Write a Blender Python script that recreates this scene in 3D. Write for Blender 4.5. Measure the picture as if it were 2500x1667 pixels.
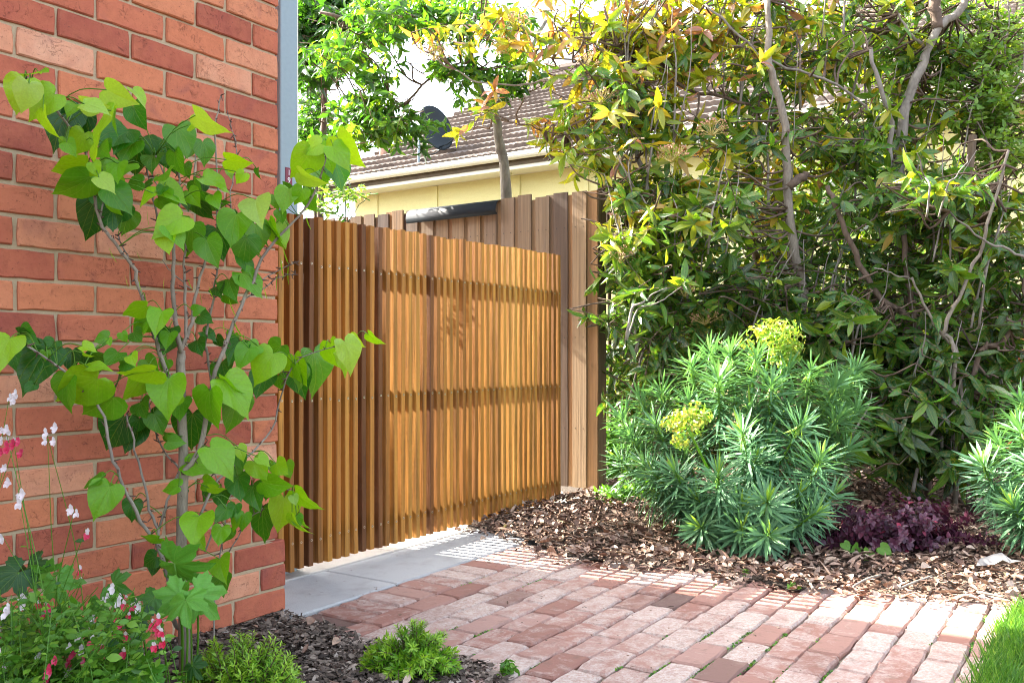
import bpy, math, random
import numpy as np
from mathutils import Vector, Matrix
for o in list(bpy.data.objects): bpy.data.objects.remove(o)
S = bpy.context.scene
COL = S.collection
rng = np.random.default_rng(7); random.seed(7)
F, CX, HY, EYE = 2190.0, 1250.0, 868.0, 0.93
# ---------------------------------------------------------------- camera, sky, sun, exposure
cd = bpy.data.cameras.new('camera'); cam = bpy.data.objects.new('camera', cd); COL.objects.link(cam)
cam.location = (0, 0, EYE); cam.rotation_euler = (math.pi/2, 0, 0)
cd.sensor_width = 36; cd.lens = F/2500*36; cd.shift_y = (HY-833.5)/2500; cd.clip_start = .05; cd.clip_end = 600
S.camera = cam
SUN_EL, SUN_AZ = math.radians(38), math.atan2(-.887, .462)
w = bpy.data.worlds.new('World'); S.world = w; w.use_nodes = True
nt = w.node_tree; nt.nodes.clear()
sk = nt.nodes.new('ShaderNodeTexSky'); sk.sky_type = 'NISHITA'; sk.sun_disc = False
sk.sun_elevation = SUN_EL; sk.sun_rotation = SUN_AZ; sk.air_density = .8; sk.dust_density = 4.0; sk.ozone_density = 1.0
bg = nt.nodes.new('ShaderNodeBackground'); bg.inputs[1].default_value = .15
wo = nt.nodes.new('ShaderNodeOutputWorld'); hs = nt.nodes.new('ShaderNodeHueSaturation'); hs.inputs['Saturation'].default_value = .5; nt.links.new(sk.outputs[0], hs.inputs['Color']); nt.links.new(hs.outputs[0], bg.inputs[0]); nt.links.new(bg.outputs[0], wo.inputs[0])
sl = bpy.data.lights.new('sun', 'SUN'); sl.energy = 5; sl.angle = math.radians(.5); sl.color = (1, .93, .82)
so = bpy.data.objects.new('sun', sl); COL.objects.link(so)
sd = Vector((math.sin(SUN_AZ)*math.cos(SUN_EL), math.cos(SUN_AZ)*math.cos(SUN_EL), math.sin(SUN_EL)))
so.rotation_euler = sd.to_track_quat('Z', 'Y').to_euler(); so.location = (-6, 6, 8)
S.view_settings.view_transform = 'Standard'; S.view_settings.look = 'None'
S.view_settings.exposure = 2.9; S.view_settings.gamma = 1; S.view_settings.use_curve_mapping = False
S.render.engine = 'CYCLES'; S.cycles.max_bounces = 8; S.cycles.transmission_bounces = 4; S.cycles.transparent_max_bounces = 6
S.cycles.pixel_filter_type = 'BLACKMAN_HARRIS'; S.cycles.filter_width = 1.05; S.cycles.diffuse_bounces = 4; S.cycles.glossy_bounces = 2

# ---------------------------------------------------------------- frames
PHI = math.atan2(2700-CX, F)                       # the gate and wall run this far off the view axis
DX, DY = math.sin(PHI), math.cos(PHI)
ROT = math.pi/2-PHI
def W(a, c, z=0): return Vector((a*DX-c*DY, a*DY+c*DX, z))      # site frame: a along the wall, c towards the left back
def AC(x, y): return (x*DX+y*DY, -x*DY+y*DX)
def P(px, py, Y): return np.array(((px-CX)/F*Y, Y, EYE-(py-HY)/F*Y))
def G(px, py, z=0.0):
    Y = (EYE-z)*F/(py-HY); return np.array(((px-CX)/F*Y, Y, z))
def inpoly(x, y, poly):
    r = False; n = len(poly); j = n-1
    for i in range(n):
        xi, yi = poly[i][:2]; xj, yj = poly[j][:2]
        if (yi > y) != (yj > y) and x < (xj-xi)*(y-yi)/(yj-yi)+xi: r = not r
        j = i
    return r
def inpoly_v(x, y, poly):
    r = np.zeros(x.shape, bool); n = len(poly); j = n-1
    for i in range(n):
        xi, yi = poly[i][:2]; xj, yj = poly[j][:2]
        if yi != yj: r ^= ((yi > y) != (yj > y)) & (x < (xj-xi)*(y-yi)/(yj-yi)+xi)
        j = i
    return r

# ---------------------------------------------------------------- object helpers
def link(name, me, mat=None, parent=None, loc=None, kind=None, tone=None, smooth=False):
    o = bpy.data.objects.new(name, me); COL.objects.link(o)
    if mat is not None and me is not None and not me.materials: me.materials.append(mat)
    if parent is not None: o.parent = parent
    if loc is not None: o.location = loc
    if kind: o['kind'] = kind
    if tone is not None: o['tone'] = float(tone)
    return o
def tag(o, label, cat, group=None):
    o['label'] = label; o['category'] = cat
    if group: o['group'] = group
    return o
def thing(name, label, cat, loc=(0, 0, 0), rz=0.0, group=None):
    o = bpy.data.objects.new(name, None); COL.objects.link(o); o.empty_display_size = .1
    o.location = loc; o.rotation_euler = (0, 0, rz)
    return tag(o, label, cat, group)
def mesh(name, V, Fa, smooth=False, uv=None, rnd=None):
    me = bpy.data.meshes.new(name); me.from_pydata([tuple(map(float, v)) for v in V], [], [tuple(int(i) for i in f) for f in Fa])
    if smooth: me.polygons.foreach_set('use_smooth', [True]*len(me.polygons))
    if uv is not None:
        ul = me.uv_layers.new(name='UVMap'); idx = np.zeros(len(me.loops), np.int32); me.loops.foreach_get('vertex_index', idx)
        ul.data.foreach_set('uv', np.asarray(uv, np.float32)[idx].ravel())
    if rnd is not None:
        at = me.attributes.new('rnd', 'FLOAT', 'POINT'); at.data.foreach_set('value', np.asarray(rnd, np.float32))
    me.update(); return me
def bigmesh(name, bv, bf, M, L, uv=None, rnd=None, smooth=True):
    """many copies of a small base (all faces with equal corner count) joined into one mesh"""
    bv = np.asarray(bv, float); bf = np.asarray(bf, np.int64); N = len(L); nv = len(bv); nf, k = bf.shape
    V = np.einsum('nij,vj->nvi', M, bv)+L[:, None, :]
    Fa = (bf[None]+(np.arange(N)*nv)[:, None, None]).reshape(-1, k)
    me = bpy.data.meshes.new(name); me.vertices.add(N*nv); me.vertices.foreach_set('co', V.astype(np.float32).ravel())
    me.loops.add(N*nf*k); me.loops.foreach_set('vertex_index', Fa.astype(np.int32).ravel())
    me.polygons.add(N*nf); me.polygons.foreach_set('loop_start', (np.arange(N*nf)*k).astype(np.int32))
    me.polygons.foreach_set('loop_total', np.full(N*nf, k, np.int32))
    if smooth: me.polygons.foreach_set('use_smooth', np.ones(N*nf, bool))
    me.update(calc_edges=True)
    if uv is not None:
        ul = me.uv_layers.new(name='UVMap'); ul.data.foreach_set('uv', np.tile(np.asarray(uv, np.float32)[bf.ravel()], (N, 1)).ravel())
    if rnd is not None:
        at = me.attributes.new('rnd', 'FLOAT', 'POINT'); at.data.foreach_set('value', np.repeat(np.asarray(rnd, np.float32), nv))
    return me
class MB:
    def __init__(s): s.v = []; s.f = []
    def add(s, V, Fa):
        n = len(s.v); s.v += [tuple(map(float, v)) for v in V]; s.f += [tuple(int(i)+n for i in f) for f in Fa]; return s
    def box(s, x0, x1, y0, y1, z0, z1):
        return s.add([(x0, y0, z0), (x1, y0, z0), (x1, y1, z0), (x0, y1, z0), (x0, y0, z1), (x1, y0, z1), (x1, y1, z1), (x0, y1, z1)],
                     [(3, 2, 1, 0), (4, 5, 6, 7), (0, 1, 5, 4), (1, 2, 6, 5), (2, 3, 7, 6), (3, 0, 4, 7)])
    def tube(s, pts, rad, n=6, cap=True):
        V, Fa = tube(pts, rad, n, cap); return s.add(V, Fa)
    def mesh(s, name, smooth=False): return mesh(name, s.v, s.f, smooth)
def norm(v): v = np.asarray(v, float); return v/(np.linalg.norm(v)+1e-9)
def tube(pts, rad, n=6, cap=True):
    pts = np.asarray(pts, float); m = len(pts); V = []; Fa = []
    if np.isscalar(rad): rad = [rad]*m
    u = None
    for i in range(m):
        t = norm(pts[min(i+1, m-1)]-pts[max(i-1, 0)])
        if u is None: u = norm(np.cross(t, (0.3, 1, 0.2) if abs(t[2]) > .7 else (0, 0, 1)))
        u = norm(u-t*np.dot(u, t)); v = np.cross(t, u)
        for k in range(n):
            an = 2*math.pi*k/n; V.append(pts[i]+rad[i]*(math.cos(an)*u+math.sin(an)*v))
    for i in range(m-1):
        for k in range(n):
            a = i*n+k; b = i*n+(k+1) % n; Fa.append((a, b, b+n, a+n))
    if cap: Fa.append(tuple(range(n))[::-1]); Fa.append(tuple(range((m-1)*n, m*n)))
    return V, Fa
def smoothpath(pts, sub=4, jit=0.0):
    pts = [np.asarray(p, float) for p in pts]
    if len(pts) < 3 and jit == 0: return pts
    q = [2*pts[0]-pts[1]]+pts+[2*pts[-1]-pts[-2]]; out = []
    for i in range(1, len(q)-2):
        for k in range(sub):
            t = k/sub; a, b, c, d = q[i-1], q[i], q[i+1], q[i+2]
            out.append(.5*((2*b)+(-a+c)*t+(2*a-5*b+4*c-d)*t*t+(-a+3*b-3*c+d)*t**3)+rng.normal(0, jit, 3)*(1 if (i, k) != (1, 0) else 0))
    out.append(pts[-1]); return out
def basis(dirs, ups):
    """columns x, y(dir), z(normal); arrays (N,3)"""
    y = dirs/np.linalg.norm(dirs, axis=1, keepdims=True)
    x = np.cross(y, ups); x /= np.linalg.norm(x, axis=1, keepdims=True)+1e-9
    z = np.cross(x, y); return np.stack([x, y, z], axis=2)

# ---------------------------------------------------------------- materials
class Mat:
    def __init__(s, name):
        s.m = bpy.data.materials.new(name); s.m.use_nodes = True; s.t = s.m.node_tree; s.t.nodes.clear()
        s.out = s.t.nodes.new('ShaderNodeOutputMaterial')
    def n(s, typ, **kw):
        nd = s.t.nodes.new('ShaderNode'+typ)
        for k, v in kw.items():
            if k[0] == 'i' and k[1:].isdigit(): s.set(nd.inputs[int(k[1:])], v)
            elif k.startswith('I_'): s.set(nd.inputs[k[2:].replace('_', ' ')], v)
            else: setattr(nd, k, v)
        return nd
    def set(s, inp, v):
        if hasattr(v, 'is_linked') or hasattr(v, 'links'): s.t.links.new(v, inp)
        else:
            if isinstance(v, tuple) and len(v) == 3 and inp.type == 'RGBA': v = v+(1,)
            inp.default_value = v
    def math(s, op, a, b=0.0, c=None, clamp=False):
        nd = s.n('Math', operation=op, i0=a, i1=b); nd.use_clamp = clamp
        if c is not None: s.set(nd.inputs[2], c)
        return nd.outputs[0]
    def ramp(s, f, stops, interp='LINEAR'):
        nd = s.n('ValToRGB', i0=f); cr = nd.color_ramp; cr.interpolation = interp
        while len(cr.elements) < len(stops): cr.elements.new(.5)
        for e, (p, c) in zip(cr.elements, stops):
            e.position = p; e.color = (c+(1,)) if isinstance(c, tuple) else (c, c, c, 1)
        return nd.outputs[0]
    def mix(s, f, a, b, bt='MIX'):
        nd = s.n('MixRGB', blend_type=bt, i0=f, i1=a, i2=b); return nd.outputs[0]
    def noise(s, vec, scale, detail=4, rough=.55, dist=0.0, col=False):
        nd = s.n('TexNoise', I_Vector=vec, I_Scale=scale, I_Detail=detail, I_Roughness=rough, I_Distortion=dist)
        return nd.outputs[1 if col else 0]
    def coord(s, k='Object', scale=None, loc=None):
        tc = s.n('TexCoord').outputs[k]
        if scale or loc is not None:
            mp = s.n('Mapping', I_Vector=tc)
            if scale: mp.inputs['Scale'].default_value = scale
            if loc is not None: s.set(mp.inputs['Location'], loc)
            tc = mp.outputs[0]
        return tc
    def objvec(s, scale=(1, 1, 1), k='Object'):
        """object coordinates shifted by each object's own random number"""
        r = s.n('ObjectInfo').outputs['Random']; cb = s.n('CombineXYZ', i0=s.math('MULTIPLY', r, 37.), i1=s.math('MULTIPLY', r, 91.), i2=s.math('MULTIPLY', r, 53.)).outputs[0]
        ad = s.n('VectorMath', operation='ADD', i0=s.n('TexCoord').outputs[k], i1=cb).outputs[0]
        return s.n('VectorMath', operation='MULTIPLY', i0=ad, i1=scale).outputs[0]
    def bump(s, h, strength=.3, dist=.01):
        return s.n('Bump', I_Height=h, I_Strength=strength, I_Distance=dist).outputs[0]
    def bsdf(s, col, rough=.6, normal=None, spec=.5, metal=0.0, out=True, **kw):
        b = s.n('BsdfPrincipled', I_Base_Color=col, I_Roughness=rough, I_Metallic=metal)
        b.inputs['Specular IOR Level'].default_value = spec
        if normal is not None: s.set(b.inputs['Normal'], normal)
        for k, v in kw.items(): s.set(b.inputs[k.replace('_', ' ')], v)
        if out: s.t.links.new(b.outputs[0], s.out.inputs[0])
        return b.outputs[0]
    def tone(s):
        a = s.n('Attribute', attribute_name='rnd', attribute_type='GEOMETRY').outputs['Fac']
        b = s.n('Attribute', attribute_name='tone', attribute_type='OBJECT').outputs['Fac']
        return s.math('ADD', a, b)
def simple(name, col, rough=.6, metal=0., nscale=30, var=.15, bump=.1, bd=.003, spec=.5):
    m = Mat(name); v = m.coord('Object'); n = m.noise(v, nscale, 5)
    c = m.mix(n, tuple(x*(1-var) for x in col), tuple(min(1, x*(1+var)) for x in col))
    m.bsdf(c, rough, m.bump(n, bump, bd), spec, metal); return m.m
def leafmat(name, stops, transl=.4, rough=.38, veins=None, mottle=None, spec=.5, tcol=(1.5, 1.35, .5)):
    m = Mat(name); t = m.tone(); tc = m.n('TexCoord'); uv = tc.outputs['UV']
    c = m.ramp(t, stops)
    nz = m.noise(tc.outputs['Object'], 14, 3)
    c = m.mix(1.0, c, m.ramp(nz, [(.25, .88), (.75, 1.1)]), 'MULTIPLY')
    sp = m.n('SeparateXYZ', i0=uv); u = m.math('ABSOLUTE', sp.outputs[0]); h = None
    vv = sp.outputs[1]
    if mottle:
        n2 = m.noise(tc.outputs['Object'], 55, 4, .7)
        c = m.mix(m.math('MULTIPLY', m.ramp(n2, [(.5, 0.), (.62, 1.)]), mottle[0]), c, mottle[1])
    if veins == 'pinnate':
        mid = m.ramp(u, [(.0, 1.), (.07, 0.)])
        lat = m.math('SINE', m.math('MULTIPLY', m.math('SUBTRACT', m.math('MULTIPLY', vv, 11.), m.math('MULTIPLY', u, 3.5)), 6.283))
        lat = m.ramp(lat, [(.75, 0.), (1., 1.)])
        k = m.math('MAXIMUM', mid, m.math('MULTIPLY', lat, .3))
        c = m.mix(m.math('MULTIPLY', k, .55), c, (.34, .42, .10)); h = m.math('MULTIPLY', k, -1.)
    if veins == 'palmate':
        # uv holds the flat position with the petiole at the origin: seven veins fan out from it
        ang = m.math('ABSOLUTE', m.math('ARCTAN2', sp.outputs[0], m.math('ADD', vv, .0001)))
        rad = m.n('VectorMath', operation='LENGTH', i0=uv).outputs[1]
        k = None
        for a0, wd in ((0., .013), (.52, .010), (1.05, .008), (1.75, .007)):
            bend = m.math('ADD', a0, m.math('MULTIPLY', rad, -.35 if a0 else 0.))
            d = m.math('MULTIPLY', m.math('ABSOLUTE', m.math('SUBTRACT', ang, bend)), rad)
            kk = m.math('SUBTRACT', 1.0, m.math('DIVIDE', d, wd), clamp=True)
            k = kk if k is None else m.math('MAXIMUM', k, kk)
        lat = m.math('SINE', m.math('MULTIPLY', m.math('SUBTRACT', m.math('MULTIPLY', vv, 6.), m.math('MULTIPLY', u, 5.)), 6.283))
        k = m.math('MAXIMUM', k, m.math('MULTIPLY', m.ramp(lat, [(.9, 0.), (1., 1.)]), .35))
        c = m.mix(m.math('MULTIPLY', k, .32), c, (.32, .48, .10)); h = m.math('MULTIPLY', k, -1.)
    nrm = m.bump(m.math('ADD', h, m.math('MULTIPLY', nz, .6)) if h is not None else nz, .35, .004)
    a = m.bsdf(c, rough, nrm, spec, out=False)
    tl = m.n('BsdfTranslucent', i0=m.mix(1., c, tcol, 'MULTIPLY'))
    mx = m.n('MixShader', i0=transl, i1=a, i2=tl.outputs[0]); m.t.links.new(mx.outputs[0], m.out.inputs[0]); return m.m

def mk_brick():
    m = Mat('clay_brick'); v = m.objvec(); r = m.tone()
    c = m.ramp(r, [(0, (.27, .070, .048)), (.2, (.34, .090, .055)), (.45, (.41, .120, .070)), (.75, (.50, .175, .085)), (1, (.58, .30, .19))])
    n1 = m.noise(v, 9, 4, .6); c = m.mix(m.math('MULTIPLY', m.ramp(n1, [(.35, 0.), (.7, 1.)]), .45), c, (.50, .17, .085))
    n2 = m.noise(v, 6, 3, .5, 1.5); c = m.mix(m.math('MULTIPLY', m.ramp(n2, [(.58, 0.), (.75, 1.)]), .4), c, (.20, .07, .07))
    n5 = m.noise(v, 34, 6, .75, .4); c = m.mix(1., c, m.ramp(n5, [(.3, .86), (.5, 1.), (.72, 1.08)]), 'MULTIPLY')
    n3 = m.noise(v, 110, 4, .75); c = m.mix(m.math('MULTIPLY', m.ramp(n3, [(.6, 0.), (.68, 1.)]), .7), c, (.12, .04, .03))
    vs = m.objvec((14, 14, 60)); cr = m.noise(vs, 1.6, 5, .65, .8); crk = m.ramp(m.math('ABSOLUTE', m.math('SUBTRACT', cr, .5)), [(0., 1.), (.012, 0.)])
    gate = m.ramp(m.noise(v, 13, 2), [(.5, 0.), (.6, 1.)]); crk = m.math('MULTIPLY', crk, gate)
    c = m.mix(m.math('MULTIPLY', crk, .6), c, (.09, .03, .022))
    h = m.math('SUBTRACT', m.math('ADD', m.math('MULTIPLY', m.noise(v, 60, 5, .65), .8), m.math('MULTIPLY', n3, .3)), m.math('MULTIPLY', crk, .8))
    m.bsdf(c, .85, m.bump(h, .6, .004), .2); return m.m
def mk_mortar():
    m = Mat('mortar'); v = m.coord('Object'); n = m.noise(v, 220, 4, .7); n2 = m.noise(v, 12, 3)
    c = m.mix(n2, (.39, .30, .185), (.48, .39, .265)); c = m.mix(m.math('MULTIPLY', m.ramp(n, [(.55, 0.), (.7, 1.)]), .35), c, (.25, .18, .11))
    m.bsdf(c, .9, m.bump(n, .8, .003), .2); return m.m
def mk_paver():
    m = Mat('old_paver'); v = m.objvec(); r = m.tone()
    c = m.ramp(r, [(0, (.11, .07, .06)), (.12, (.19, .115, .095)), (.3, (.27, .13, .10)), (.6, (.31, .175, .14)), (.8, (.34, .215, .18)), (.95, (.31, .125, .065))])
    rr = m.n('ObjectInfo').outputs['Random']
    n = m.noise(v, 13, 7, .72, .5); am = m.math('ADD', m.math('MULTIPLY', rr, .42), -.25)
    lime = m.ramp(m.math('ADD', n, am), [(.33, 0.), (.47, .7), (.60, 1.)])
    am2 = m.ramp(r, [(.1, .1), (.3, .85), (.85, .85), (.93, .05)])
    nf = m.ramp(m.noise(v, 90, 5, .8), [(.38, .25), (.58, 1.)])
    c = m.mix(m.math('MULTIPLY', m.math('MULTIPLY', lime, am2), nf), c, (.50, .445, .395))
    n3 = m.noise(v, 22, 5, .7); c = m.mix(m.math('MULTIPLY', m.ramp(n3, [(.54, 0.), (.70, 1.)]), .5), c, (.17, .11, .085))
    n4 = m.noise(m.coord('Object'), 3.2, 4, .6)
    h = m.math('ADD', m.math('MULTIPLY', m.noise(v, 70, 5, .7), .7), m.math('MULTIPLY', n, .8))
    m.bsdf(c, .85, m.bump(h, .6, .005), .25); return m.m
def mk_concrete(name, c0, c1):
    m = Mat(name); v = m.coord('Object'); n = m.noise(v, 2.5, 5, .6); s = m.noise(v, 260, 3, .8)
    c = m.mix(n, c0, c1); c = m.mix(m.math('MULTIPLY', m.ramp(s, [(.56, 0.), (.66, 1.)]), .55), c, (.60, .61, .61))
    c = m.mix(m.math('MULTIPLY', m.ramp(s, [(.36, 1.), (.44, 0.)]), .5), c, (.13, .14, .15))
    st = m.noise(v, 7, 5, .7); c = m.mix(m.math('MULTIPLY', m.ramp(st, [(.5, 0.), (.72, 1.)]), .5), c, (.22, .21, .19))
    m.bsdf(c, .85, m.bump(s, .5, .002), .25); return m.m
def mk_timber(name, stops, axis='z', rough=.55, grey=None):
    m = Mat(name); t = m.tone(); sc = {'z': (60, 60, 2.2), 'x': (2.2, 60, 60)}[axis]
    v = m.objvec(sc); n = m.noise(v, 1., 6, .6, .6); c = m.ramp(t, stops)
    c = m.mix(1., c, m.ramp(n, [(.25, .52), (.5, .95), (.75, 1.35)]), 'MULTIPLY')
    v2 = m.objvec((9, 9, 1.3) if axis == 'z' else (1.3, 9, 9)); n2 = m.noise(v2, 1., 4, .6)
    c = m.mix(m.math('MULTIPLY', m.ramp(n2, [(.5, 0.), (.75, 1.)]), .6), c, tuple(x*.45 for x in stops[0][1]) if not grey else grey)
    n3 = m.noise(m.objvec((120, 120, 7) if axis == 'z' else (7, 120, 120)), 1.4, 3, .6)
    c = m.mix(m.math('MULTIPLY', m.ramp(n3, [(.64, 0.), (.72, 1.)]), .6), c, (.07, .028, .012))
    h = m.math('ADD', n, m.math('MULTIPLY', n3, -.5))
    m.bsdf(c, rough, m.bump(h, .5, .003), .35); return m.m
def mk_bark(name, c0, c1, sc=30):
    m = Mat(name); v = m.coord('Object'); mp = m.n('Mapping', I_Vector=v); mp.inputs['Scale'].default_value = (1, 1, .35)
    n = m.noise(mp.outputs[0], sc, 6, .7, .5); n2 = m.noise(v, 7, 3)
    c = m.mix(m.ramp(n, [(.3, 0.), (.7, 1.)]), c0, c1); c = m.mix(m.math('MULTIPLY', m.ramp(n2, [(.5, 0.), (.65, 1.)]), .4), c, tuple(x*.55 for x in c0))
    m.bsdf(c, .8, m.bump(n, .7, .006), .25); return m.m
def mk_tile():
    m = Mat('roof_tile'); v = m.objvec(); n = m.noise(v, 7, 5, .7); r = m.n('ObjectInfo').outputs['Random']
    c = m.mix(n, (.085, .066, .056), (.22, .18, .155)); c = m.mix(m.math('MULTIPLY', m.ramp(m.noise(v, 40, 4, .7), [(.52, 0.), (.68, 1.)]), .6), c, (.24, .20, .165))
    c = m.mix(1., c, m.ramp(r, [(0, .6), (1, 1.15)]), 'MULTIPLY'); m.bsdf(c, .9, m.bump(n, .6, .01), .2); return m.m
def mk_stucco():
    m = Mat('cream_render'); v = m.coord('Object'); n = m.noise(v, 26, 5, .7, 2.5); k = m.ramp(m.math('ABSOLUTE', m.math('SUBTRACT', n, .5)), [(0., 1.), (.03, 0.)])
    c = m.mix(m.math('MULTIPLY', k, .35), (.78, .73, .36), (.50, .42, .18)); m.bsdf(c, .85, m.bump(n, .7, .01), .2); return m.m
def mk_chips(name, stops, rough=.8):
    m = Mat(name); t = m.tone(); c = m.ramp(t, stops, 'LINEAR'); n = m.noise(m.coord('Object'), 60, 4, .7)
    c = m.mix(1., c, m.ramp(n, [(.3, .6), (.7, 1.35)]), 'MULTIPLY'); m.bsdf(c, rough, m.bump(n, .5, .003), .25); return m.m

M_brick = mk_brick(); M_mortar = mk_mortar(); M_paver = mk_paver()
M_conc = mk_concrete('concrete', (.33, .34, .34), (.41, .415, .41)); M_conc2 = mk_concrete('old_concrete', (.38, .35, .30), (.48, .46, .42))
HONEY = [(0, (.07, .025, .009)), (.2, (.15, .056, .014)), (.45, (.29, .118, .021)), (.7, (.41, .185, .030)), (.9, (.46, .235, .045)), (1, (.42, .25, .08))]
M_slat = mk_timber('oiled_hardwood', HONEY); M_rail = mk_timber('rail_timber', HONEY, 'x')
M_pale = mk_timber('weathered_paling', [(0, (.055, .034, .024)), (.35, (.135, .094, .058)), (.65, (.20, .138, .076)), (1, (.28, .15, .06))], rough=.75, grey=(.16, .13, .11))
M_steel = simple('galvanised_steel', (.23, .305, .335), .5, .1, 60, .10, .05)
M_screw = simple('screw_head', (.42, .36, .27), .35, .8, 80, .2); M_dark = simple('dark_socket', (.02, .018, .015), .7)
M_black = simple('black_plastic', (.013, .017, .02), .5, 0, 20, .2, .05, spec=.12)
M_white = simple('cream_gloss_paint', (.72, .71, .58), .5, 0, 20, .08); M_tile = mk_tile(); M_stucco = mk_stucco()
M_gutter_gap = simple('gutter_gap_dark', (.10, .075, .045), .9, 0, 9, .5)  # dark brown colour for the gap below the gutter
M_terra = simple('pale_terracotta', (.55, .34, .25), .8); M_dish = simple('dish_paint', (.016, .024, .028), .55, 0., spec=.25)
M_soil = simple('soil', (.045, .03, .02), .95, 0, 30, .4, .8, .02); M_sand = simple('joint_sand', (.22, .19, .13), .95, 0, 90, .45, .6, .004)
M_red = simple('burgundy_label', (.16, .008, .03), .4, 0, 20, .02, 0); M_ink = simple('white_print', (.8, .8, .8), .5, 0, 20, .02, 0)
M_bark = mk_bark('grey_bark', (.15, .125, .10), (.33, .295, .25)); M_bark2 = mk_bark('brown_bark', (.075, .048, .034), (.19, .135, .10)); M_bark3 = mk_bark('pale_twig', (.16, .13, .10), (.31, .265, .21), 60)
M_twig = simple('dark_twig', (.09, .05, .035), .8, 0, 40, .3, .3)
M_heart = leafmat('heart_leaf', [(0, (.010, .075, .012)), (.3, (.03, .18, .010)), (.6, (.13, .38, .010)), (.85, (.27, .52, .014)), (1, (.30, .50, .12))], .48, .33, 'palmate', tcol=(1.9, 1.5, .2), spec=.5)
M_lance = leafmat('lance_leaf', [(0, (.012, .05, .018)), (.3, (.03, .115, .022)), (.5, (.07, .22, .022)), (.66, (.17, .29, .02)), (.8, (.34, .38, .02)), (.93, (.42, .27, .04)), (1, (.36, .15, .12))], (.34), .24, 'pinnate', (.45, (.30, .20, .05)), spec=.6, tcol=(1.7, 1.5, .4))
M_fig = leafmat('canopy_leaf', [(0, (.02, .07, .012)), (.5, (.05, .16, .02)), (1, (.20, .36, .03))], .45, .38, None, tcol=(1.9, 1.7, .5))
M_privet = leafmat('privet_leaf', [(0, (.05, .14, .02)), (.5, (.12, .26, .03)), (1, (.28, .40, .08))], .45, .35, None, tcol=(1.7, 1.5, .5))
M_euph = leafmat('glaucous_leaf', [(0, (.04, .14, .08)), (.5, (.13, .30, .14)), (.85, (.17, .36, .07)), (1, (.28, .46, .06))], .25, .42, 'pinnate', tcol=(1.3, 1.3, .5))
M_bract = leafmat('lime_bract', [(0, (.13, .30, .03)), (.6, (.27, .43, .05)), (1, (.42, .36, .10))], .35, .5)
M_purple = leafmat('purple_leaf', [(0, (.045, .016, .034)), (.6, (.10, .032, .06)), (.9, (.20, .055, .09)), (1, (.40, .03, .08))], .25, .35, None, tcol=(1.6, .6, .9))
M_box = leafmat('needle_leaf', [(0, (.02, .09, .01)), (.5, (.10, .28, .012)), (1, (.30, .50, .03))], .3, .4)
M_lobed = leafmat('lobed_leaf', [(0, (.015, .07, .015)), (.5, (.07, .25, .025)), (1, (.14, .40, .04))], .35, .5, 'palmate')
M_weed = leafmat('weed_leaf', [(0, (.02, .09, .012)), (.6, (.09, .25, .02)), (1, (.20, .40, .04))], .4, .4)
M_grass = leafmat('grass_blade', [(0, (.03, .11, .015)), (.6, (.09, .24, .03)), (1, (.24, .38, .08))], .4, .4)
M_seed = simple('seed_stalk', (.42, .34, .10), .7); M_seedt = simple('seed_tip', (.45, .22, .14), .7)
M_petal = leafmat('petal', [(0, (.80, .78, .78)), (.45, (.78, .66, .68)), (.5, (.62, .02, .07)), (.8, (.70, .08, .18)), (1, (.80, .32, .42))], .4, .5, tcol=(1, 1, 1))
M_chip = mk_chips('bark_mulch', [(0, (.04, .024, .017)), (.4, (.12, .07, .048)), (.7, (.22, .14, .10)), (.9, (.34, .24, .17)), (1, (.42, .33, .25))])
M_chipg = mk_chips('grey_mulch', [(0, (.025, .019, .016)), (.45, (.085, .064, .05)), (.75, (.22, .175, .14)), (1, (.44, .38, .32))])
M_litter = mk_chips('dead_leaf', [(0, (.10, .05, .035)), (.4, (.25, .155, .11)), (.8, (.44, .32, .24)), (.93, (.52, .42, .34)), (1, (.60, .46, .08))], .6)

# ---------------------------------------------------------------- ground outlines (world x, y on z=0)
def GP(*pts): return [tuple(G(x, y)[:2]) for x, y in pts]
bed_edge = GP((1105, 1284), (1165, 1299), (1245, 1318), (1330, 1350), (1410, 1377), (1510, 1390), (1700, 1400), (1800, 1420), (1930, 1446), (2080, 1452), (2250, 1466), (2420, 1474), (2620, 1484))
POLY_BED = bed_edge+[(7, 3.4), (7, 12), tuple(W(11, 4)[:2]), tuple(W(5.1, 2.78)[:2])]
POLY_FRONT = GP((690, 1502), (745, 1524), (810, 1545), (900, 1572), (1010, 1583), (1130, 1612), (1220, 1650), (1300, 1705), (1360, 1820))+[(.1, 1.2), (-2.6, .2), tuple(W(-.6, 2.47)[:2])]
POLY_LAWN = GP((2600, 1470), (2475, 1500), (2432, 1555), (2402, 1620), (2368, 1690), (2290, 1850))+[(1.3, .5), (6, .5), (6, 3.3)]
def nz2(x, y, s=1.0): return .5*np.sin(x*7.1*s+1.3*np.sin(y*5.3*s))+.5*np.sin(y*8.7*s+1.7*np.sin(x*6.1*s+2))
def zbed(x, y):
    a, c = x*DX+y*DY, -x*DY+y*DX
    base = np.clip((y-(3.3+0.0*x))*.018, 0, .06)
    return .012+base+.012*nz2(x, y)+.008*nz2(x, y, 2.7)
def zfront(x, y):
    return .01+.012*nz2(x, y, 1.3)+np.clip((-.35-x)*.03, 0, .04)

# ---------------------------------------------------------------- THE SETTING
g = MB(); g.add([(-300, -60, -.06), (300, -60, -.06), (300, 500, -.06), (-300, 500, -.06)], [(0, 1, 2, 3)])
link('ground', g.mesh('ground'), M_soil, kind='structure')
sb = MB(); q = [W(.6, 2.43), W(4.9, 2.43), W(4.9, -3), W(.6, -3)]
sb.add([(p.x, p.y, -.016) for p in q], [(3, 2, 1, 0)]); link('paving_bed', sb.mesh('paving_bed'), M_sand, kind='structure')
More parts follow.
